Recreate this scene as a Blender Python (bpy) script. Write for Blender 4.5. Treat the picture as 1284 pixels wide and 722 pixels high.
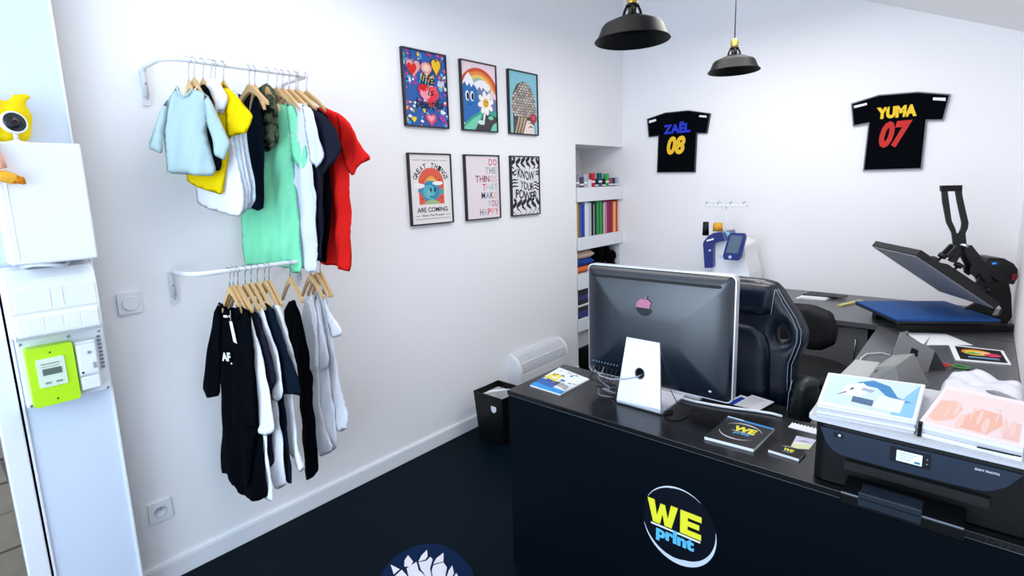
import bpy, bmesh, math, random
from mathutils import Vector, Matrix
from mathutils.geometry import delaunay_2d_cdt
import numpy as np

S = bpy.context.scene
COL = S.collection
for o in list(bpy.data.objects):
    bpy.data.objects.remove(o)

# ---------------------------------------------------------------- camera
cam_data = bpy.data.cameras.new('camera')
cam = bpy.data.objects.new('camera', cam_data)
COL.objects.link(cam)
cam_data.sensor_fit = 'HORIZONTAL'
cam_data.sensor_width = 36.0
cam_data.lens = 670.39 / 1284 * 36
cam_data.shift_y = -18.4 / 1284
cam_data.shift_x = 0.5 / 1284
cam_data.clip_start = 0.02
R3 = Matrix(((0.751338, -0.083721, 0.654585), (0.659159, 0.142735, -0.738333), (-0.031619, 0.986214, 0.162428)))
CAMLOC = Vector((2.3092, 0.0000, 1.5000))
cam.matrix_world = Matrix.Translation(CAMLOC) @ R3.to_4x4()
S.camera = cam

# ---------------------------------------------------------------- world and light
world = bpy.data.worlds.new('world')
S.world = world
world.use_nodes = True
bgn = world.node_tree.nodes['Background']
bgn.inputs['Color'].default_value = (0.72, 0.85, 1.0, 1)
bgn.inputs['Strength'].default_value = 1.0


def area_light(name, loc, target, size, size_y, power, color):
    l = bpy.data.lights.new(name, 'AREA')
    l.shape = 'RECTANGLE'
    l.size = size
    l.size_y = size_y
    l.energy = power
    l.color = color
    o = bpy.data.objects.new(name, l)
    COL.objects.link(o)
    o.location = loc
    o.rotation_euler = (Vector(target) - Vector(loc)).to_track_quat('-Z', 'Y').to_euler()
    return o


area_light('shopfront_daylight', (1.2, -1.5, 1.35), (1.2, 2.0, 1.1), 2.3, 2.4, 48, (0.64, 0.81, 1.0))
area_light('overhead_fill', (1.05, 1.2, 2.54), (1.10, 1.2, 1.5), 1.1, 1.5, 9, (1.0, 0.95, 0.90))  # added fill to lighten the room, no visible fitting
area_light('back_overhead_fill', (1.45, 2.75, 2.45), (1.40, 2.80, 1.5), 0.8, 1.1, 15, (1.0, 0.96, 0.92))  # second added fill, brightens the rear of the room without a real lamp

S.view_settings.view_transform = 'Standard'
S.view_settings.look = 'None'
S.view_settings.gamma = 1.0
S.view_settings.use_curve_mapping = False
S.view_settings.exposure = 0.56

# ---------------------------------------------------------------- materials
def lin(h):
    h = h.lstrip('#')
    out = []
    for i in (0, 2, 4):
        c = int(h[i:i + 2], 16) / 255
        out.append(c / 12.92 if c <= 0.04045 else ((c + 0.055) / 1.055) ** 2.4)
    return out


MATS = {}


def mat(name, hexc, rough=0.5, metal=0.0, spec=0.5, bump=0.0, bscale=60.0, vary=0.0, vscale=8.0, coat=0.0, emit=0.0, trans=0.0, hex2=None):
    if name in MATS:
        return MATS[name]
    m = bpy.data.materials.new(name)
    m.use_nodes = True
    nt = m.node_tree
    b = nt.nodes['Principled BSDF']
    col = lin(hexc) + [1]
    b.inputs['Base Color'].default_value = col
    b.inputs['Roughness'].default_value = rough
    b.inputs['Metallic'].default_value = metal
    b.inputs['Specular IOR Level'].default_value = spec
    b.inputs['Coat Weight'].default_value = coat
    b.inputs['Transmission Weight'].default_value = trans
    if emit:
        b.inputs['Emission Color'].default_value = col
        b.inputs['Emission Strength'].default_value = emit
    tc = nt.nodes.new('ShaderNodeTexCoord')
    if vary or hex2:
        n = nt.nodes.new('ShaderNodeTexNoise')
        n.inputs['Scale'].default_value = vscale
        n.inputs['Detail'].default_value = 4
        nt.links.new(tc.outputs['Object'], n.inputs['Vector'])
        mx = nt.nodes.new('ShaderNodeMix')
        mx.data_type = 'RGBA'
        mx.inputs['A'].default_value = col
        c2 = lin(hex2) + [1] if hex2 else [max(0, c * (1 - vary)) for c in col[:3]] + [1]
        mx.inputs['B'].default_value = c2
        if hex2:
            r = nt.nodes.new('ShaderNodeMapRange')
            r.inputs['From Min'].default_value = 0.42
            r.inputs['From Max'].default_value = 0.58
            nt.links.new(n.outputs['Fac'], r.inputs['Value'])
            nt.links.new(r.outputs['Result'], mx.inputs['Factor'])
        else:
            nt.links.new(n.outputs['Fac'], mx.inputs['Factor'])
        nt.links.new(mx.outputs['Result'], b.inputs['Base Color'])
    if bump:
        n2 = nt.nodes.new('ShaderNodeTexNoise')
        n2.inputs['Scale'].default_value = bscale
        n2.inputs['Detail'].default_value = 3
        nt.links.new(tc.outputs['Object'], n2.inputs['Vector'])
        bp = nt.nodes.new('ShaderNodeBump')
        bp.inputs['Strength'].default_value = bump
        bp.inputs['Distance'].default_value = 0.004
        nt.links.new(n2.outputs['Fac'], bp.inputs['Height'])
        nt.links.new(bp.outputs['Normal'], b.inputs['Normal'])
    MATS[name] = m
    return m


def fab(name, hexc, **k):
    k.setdefault('rough', 0.92)
    k.setdefault('spec', 0.06)
    k.setdefault('bump', 0.25)
    k.setdefault('bscale', 420)
    return mat(name, hexc, **k)


# ---------------------------------------------------------------- mesh builder
I4 = Matrix()


def frame(o, x, y, z):
    """matrix whose columns are the axes x, y, z placed at o"""
    m = Matrix((Vector(x), Vector(y), Vector(z))).transposed().to_4x4()
    m.translation = Vector(o)
    return m


def wall_left_frame(x, y, z):
    return frame((x, y, z), (0, 1, 0), (0, 0, 1), (1, 0, 0))


def facing_frame(x, y, z):
    return frame((x, y, z), (1, 0, 0), (0, 0, 1), (0, -1, 0))


def pip(p, poly):
    x, y = p
    c = False
    n = len(poly)
    j = n - 1
    for i in range(n):
        xi, yi = poly[i]
        xj, yj = poly[j]
        if (yi > y) != (yj > y) and x < (xj - xi) * (y - yi) / (yj - yi) + xi:
            c = not c
        j = i
    return c


def triangulate(loops, extra=()):
    vs, es = [], []
    for lp in loops:
        b = len(vs)
        vs += [Vector((float(p[0]), float(p[1]))) for p in lp]
        es += [(b + i, b + (i + 1) % len(lp)) for i in range(len(lp))]
    vs += [Vector((float(p[0]), float(p[1]))) for p in extra]
    v, e, f, *_ = delaunay_2d_cdt(vs, es, [], 0, 1e-6)
    keep = []
    for t in f:
        c = sum((v[i] for i in t), Vector((0, 0))) / len(t)
        if pip(c, loops[0]) and not any(pip(c, h) for h in loops[1:]):
            keep.append(tuple(t))
    return [tuple(q) for q in v], keep


class MB:
    def __init__(self, M=None):
        self.v, self.f, self.mi, self.sm = [], [], [], []
        self.M = M or I4
        self.cur = 0
        self.smooth = False

    def add(self, vs, fs, M=None, smooth=None):
        M = self.M @ M if M is not None else self.M
        b = len(self.v)
        self.v += [tuple(M @ Vector(p)) for p in vs]
        sm = self.smooth if smooth is None else smooth
        for f in fs:
            self.f.append(tuple(b + i for i in f))
            self.mi.append(self.cur)
            self.sm.append(sm)
        return self

    def box(self, x0, x1, y0, y1, z0, z1, M=None):
        vs = [(x, y, z) for x in (x0, x1) for y in (y0, y1) for z in (z0, z1)]
        fs = [(0, 1, 3, 2), (4, 6, 7, 5), (0, 4, 5, 1), (2, 3, 7, 6), (0, 2, 6, 4), (1, 5, 7, 3)]
        return self.add(vs, fs, M, False)

    def slab(self, outer, z0, z1, holes=(), M=None):
        """polygon in xy extruded from z0 to z1"""
        v2, tr = triangulate([outer] + list(holes))
        n = len(v2)
        vs = [(p[0], p[1], z1) for p in v2] + [(p[0], p[1], z0) for p in v2]
        fs = []
        for t in tr:
            a = [Vector(v2[i]) for i in t]
            ar = (a[1] - a[0]).cross(a[2] - a[0])
            t = t if ar > 0 else t[::-1]
            fs.append(t)
            fs.append(tuple(i + n for i in t[::-1]))
        self.add(vs, fs, M, False)
        for lp in [outer] + list(holes):
            m = len(lp)
            A = sum(lp[i][0] * lp[(i + 1) % m][1] - lp[(i + 1) % m][0] * lp[i][1] for i in range(m))
            vs = [(p[0], p[1], z1) for p in lp] + [(p[0], p[1], z0) for p in lp]
            fs = []
            for i in range(m):
                j = (i + 1) % m
                q = (i, i + m, j + m, j)
                if (A > 0) != (lp is outer):
                    q = q[::-1]
                fs.append(q)
            self.add(vs, fs, M, False)
        return self

    def flat(self, poly, z, M=None):
        v2, tr = triangulate([poly])
        fs = []
        for t in tr:
            a = [Vector(v2[i]) for i in t]
            fs.append(t if (a[1] - a[0]).cross(a[2] - a[0]) > 0 else t[::-1])
        return self.add([(p[0], p[1], z) for p in v2], fs, M, False)

    def lathe(self, prof, n=32, M=None, smooth=True, closed=False):
        """prof: (r, z) pairs turned about z"""
        vs, fs = [], []
        for r, z in prof:
            for k in range(n):
                a = 2 * math.pi * k / n
                vs.append((r * math.cos(a), r * math.sin(a), z))
        m = len(prof)
        for i in range(m - 1 if not closed else m):
            i2 = (i + 1) % m
            for k in range(n):
                k2 = (k + 1) % n
                fs.append((i * n + k, i * n + k2, i2 * n + k2, i2 * n + k))
        if not closed:
            if prof[0][0] > 1e-5:
                fs.append(tuple(range(n))[::-1])
            if prof[-1][0] > 1e-5:
                fs.append(tuple((m - 1) * n + k for k in range(n)))
        return self.add(vs, fs, M, smooth)

    def cyl(self, r, z0, z1, n=24, M=None, r2=None):
        self.lathe([(r, z0), (r if r2 is None else r2, z1)], n, M, True)
        return self

    def tube(self, path, r, n=8, M=None, closed=False):
        P = [Vector(p) for p in path]
        rs = r if isinstance(r, (list, tuple)) else [r] * len(P)
        vs, fs = [], []
        prev = None
        L = len(P)
        for i, p in enumerate(P):
            if closed:
                t = P[(i + 1) % L] - P[i - 1]
            else:
                t = P[min(i + 1, L - 1)] - P[max(i - 1, 0)]
            t.normalize()
            if prev is None:
                a = Vector((0, 0, 1)) if abs(t.z) < 0.9 else Vector((1, 0, 0))
                u = t.cross(a).normalized()
            else:
                u = (prev - t * prev.dot(t)).normalized()
            prev = u
            w = t.cross(u)
            for k in range(n):
                a = 2 * math.pi * k / n
                vs.append(tuple(p + (u * math.cos(a) + w * math.sin(a)) * rs[i]))
        for i in range(L if closed else L - 1):
            j = (i + 1) % L
            for k in range(n):
                k2 = (k + 1) % n
                fs.append((i * n + k, i * n + k2, j * n + k2, j * n + k))
        if not closed:
            fs.append(tuple(range(n))[::-1])
            fs.append(tuple((L - 1) * n + k for k in range(n)))
        return self.add(vs, fs, M, True)

    def ball(self, c, rx, ry=None, rz=None, n=16, M=None):
        ry = ry or rx
        rz = rz or rx
        prof = [(max(1e-6, math.sin(math.pi * i / n)), -math.cos(math.pi * i / n)) for i in range(n + 1)]
        T = Matrix.Translation(c) @ Matrix.Diagonal((rx, ry, rz, 1))
        return self.lathe(prof, n * 2, (M @ T) if M is not None else T, True)

    def rbox(self, x0, x1, y0, y1, z0, z1, r=0.01, M=None, n=4):
        """box with vertical edges rounded"""
        return self.slab(rrect(x0, x1, y0, y1, r, n), z0, z1, (), M)


def rrect(x0, x1, y0, y1, r, n=5):
    pts = []
    for cx, cy, a0 in ((x1 - r, y1 - r, 0), (x0 + r, y1 - r, 90), (x0 + r, y0 + r, 180), (x1 - r, y0 + r, 270)):
        for k in range(n + 1):
            a = math.radians(a0 + 90 * k / n)
            pts.append((cx + r * math.cos(a), cy + r * math.sin(a)))
    return pts


def ellipse(cx, cy, rx, ry, n=28, a0=0, a1=360):
    full = abs(a1 - a0) >= 360
    m = n if full else n + 1
    return [(cx + rx * math.cos(math.radians(a0 + (a1 - a0) * k / n)), cy + ry * math.sin(math.radians(a0 + (a1 - a0) * k / n))) for k in range(m)]


def crescent(cx, cy, rx, ry, w0, w1, w2, a0, a1, n=24):
    out = ellipse(cx, cy, rx, ry, n, a0, a1)
    inn = []
    for k in range(n + 1):
        t = k / n
        w = w0 + (w1 - w0) * t * 2 if t < .5 else w1 + (w2 - w1) * (t * 2 - 1)
        a = math.radians(a0 + (a1 - a0) * t)
        inn.append((cx + (rx - w) * math.cos(a), cy + (ry - w) * math.sin(a)))
    return out + inn[::-1]


ROOTM = {}


def link(o, parent=None):
    COL.objects.link(o)
    if parent is not None:
        o.parent = parent
        if parent.name in ROOTM:
            o.matrix_parent_inverse = ROOTM[parent.name].inverted()
    return o


def obj(name, mb, m, parent=None, bevel=0.0, kind=None, label=None, weld=False, segs=2):
    me = bpy.data.meshes.new(name)
    me.from_pydata(mb.v, [], mb.f)
    ms = m if isinstance(m, (list, tuple)) else [m]
    for q in ms:
        me.materials.append(q)
    me.polygons.foreach_set('material_index', mb.mi)
    me.polygons.foreach_set('use_smooth', mb.sm)
    me.update()
    o = bpy.data.objects.new(name, me)
    link(o, parent)
    if bevel:
        b = o.modifiers.new('bevel', 'BEVEL')
        b.width = bevel
        b.segments = segs
        b.limit_method = 'ANGLE'
        b.angle_limit = math.radians(40)
        b.harden_normals = False
    if kind:
        o['kind'] = kind
    if label:
        o['label'] = label
    return o


def thing(name, label, cat, loc=(0, 0, 0), rotz=0.0, group=None):
    o = bpy.data.objects.new(name, None)
    o.empty_display_size = 0.05
    COL.objects.link(o)
    M = Matrix.Translation(loc) @ Matrix.Rotation(rotz, 4, 'Z')
    o.location = loc
    o.rotation_euler = (0, 0, rotz)
    ROOTM[o.name] = M
    o['label'] = label
    o['category'] = cat
    if group:
        o['group'] = group
    return o


def tag(o, label, cat, group=None):
    o['label'] = label
    o['category'] = cat
    if group:
        o['group'] = group
    return o


def text_shape(s, bold=0.0, shear=0.0):
    cu = bpy.data.curves.new('lettering', 'FONT')
    cu.body = s
    cu.offset = bold
    cu.shear = shear
    cu.resolution_u = 3
    ob = bpy.data.objects.new('lettering', cu)
    COL.objects.link(ob)
    dg = bpy.context.evaluated_depsgraph_get()
    ev = ob.evaluated_get(dg)
    me = ev.to_mesh()
    vs = [tuple(v.co) for v in me.vertices]
    fs = [tuple(p.vertices) for p in me.polygons]
    ev.to_mesh_clear()
    bpy.data.objects.remove(ob)
    bpy.data.curves.remove(cu)
    return vs, fs


def add_text(mb, s, x0, x1, y0, y1, z, bold=0.0, shear=0.0, M=None, warp=None):
    """lettering stretched into the rectangle x0..x1, y0..y1"""
    vs, fs = text_shape(s, bold, shear)
    if not vs:
        return
    ax = min(v[0] for v in vs); bx = max(v[0] for v in vs)
    ay = min(v[1] for v in vs); by = max(v[1] for v in vs)
    out = []
    for v in vs:
        p = (x0 + (v[0] - ax) / (bx - ax) * (x1 - x0), y0 + (v[1] - ay) / max(by - ay, 1e-6) * (y1 - y0), z)
        out.append(warp(p) if warp else p)
    mb.add(out, fs, M, False)


def smooth_poly(pts, it=1, k=.12):
    for _ in range(it):
        q = []
        n = len(pts)
        for i in range(n):
            a, b = pts[i], pts[(i + 1) % n]
            q.append((a[0] * (1 - k) + b[0] * k, a[1] * (1 - k) + b[1] * k))
            q.append((a[0] * k + b[0] * (1 - k), a[1] * k + b[1] * (1 - k)))
        pts = q
    return pts


def resample(poly, step):
    out = []
    n = len(poly)
    for i in range(n):
        a, b = poly[i], poly[(i + 1) % n]
        L = math.hypot(b[0] - a[0], b[1] - a[1])
        k = max(1, int(round(L / step)))
        for j in range(k):
            t = j / k
            out.append((a[0] + (b[0] - a[0]) * t, a[1] + (b[1] - a[1]) * t))
    return out


def cushion(mb, poly, T, M, step=0.015, fold=None, edge=0.03, off=0.0, bk_=1.0, soft=True, holes=()):
    """a closed soft sheet: polygon in the xy plane of M, thickness swelling from its edge to T on both sides"""
    poly = resample(smooth_poly(poly) if soft else poly, step)
    xs = [p[0] for p in poly]; ys = [p[1] for p in poly]
    extra = []
    rnd = random.Random(7)
    nx = int((max(xs) - min(xs)) / step) + 1
    ny = int((max(ys) - min(ys)) / step) + 1
    holes = [resample(smooth_poly(h) if soft else h, step) for h in holes]
    P = np.concatenate([np.array(lp) for lp in [poly] + holes])
    Q = np.concatenate([np.roll(np.array(lp), -1, axis=0) for lp in [poly] + holes])

    def dist(p):
        d = Q - P
        t = np.clip(((p - P) * d).sum(1) / np.maximum((d * d).sum(1), 1e-12), 0, 1)
        e = P + d * t[:, None] - p
        return math.sqrt((e * e).sum(1).min())
    for i in range(nx + 1):
        for j in range(ny + 1):
            p = (min(xs) + i * step + (j % 2) * step / 2 + rnd.uniform(-.1, .1) * step, min(ys) + j * step + rnd.uniform(-.1, .1) * step)
            if pip(p, poly) and not any(pip(p, h) for h in holes) and dist(np.array(p)) > step * 0.55:
                extra.append(p)
    v2, tr = triangulate([poly] + holes, extra)
    n = len(v2)
    front, bk = [], []
    zt = max(ys)
    for p in v2:
        d = dist(np.array(p))
        h = T * math.sqrt(max(0.0, 1 - (1 - min(d / edge, 1)) ** 2))
        f = fold(p[0], zt - p[1]) if fold else 0.0
        front.append((p[0], p[1], off + f + h))
        bk.append((p[0], p[1], off + f - h * bk_))
    fs = []
    for t in tr:
        a = [Vector(v2[i]) for i in t]
        t = t if (a[1] - a[0]).cross(a[2] - a[0]) > 0 else t[::-1]
        fs.append(t)
        fs.append(tuple(i + n for i in t[::-1]))
    # weld the rim
    rim = [i for i, p in enumerate(v2) if dist(np.array(p)) < 1e-5]
    rs = set(rim)
    fs = [tuple((i - n) if (i >= n and (i - n) in rs) else i for i in f) for f in fs]
    mb.add(front + bk, fs, M, True)

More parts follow.
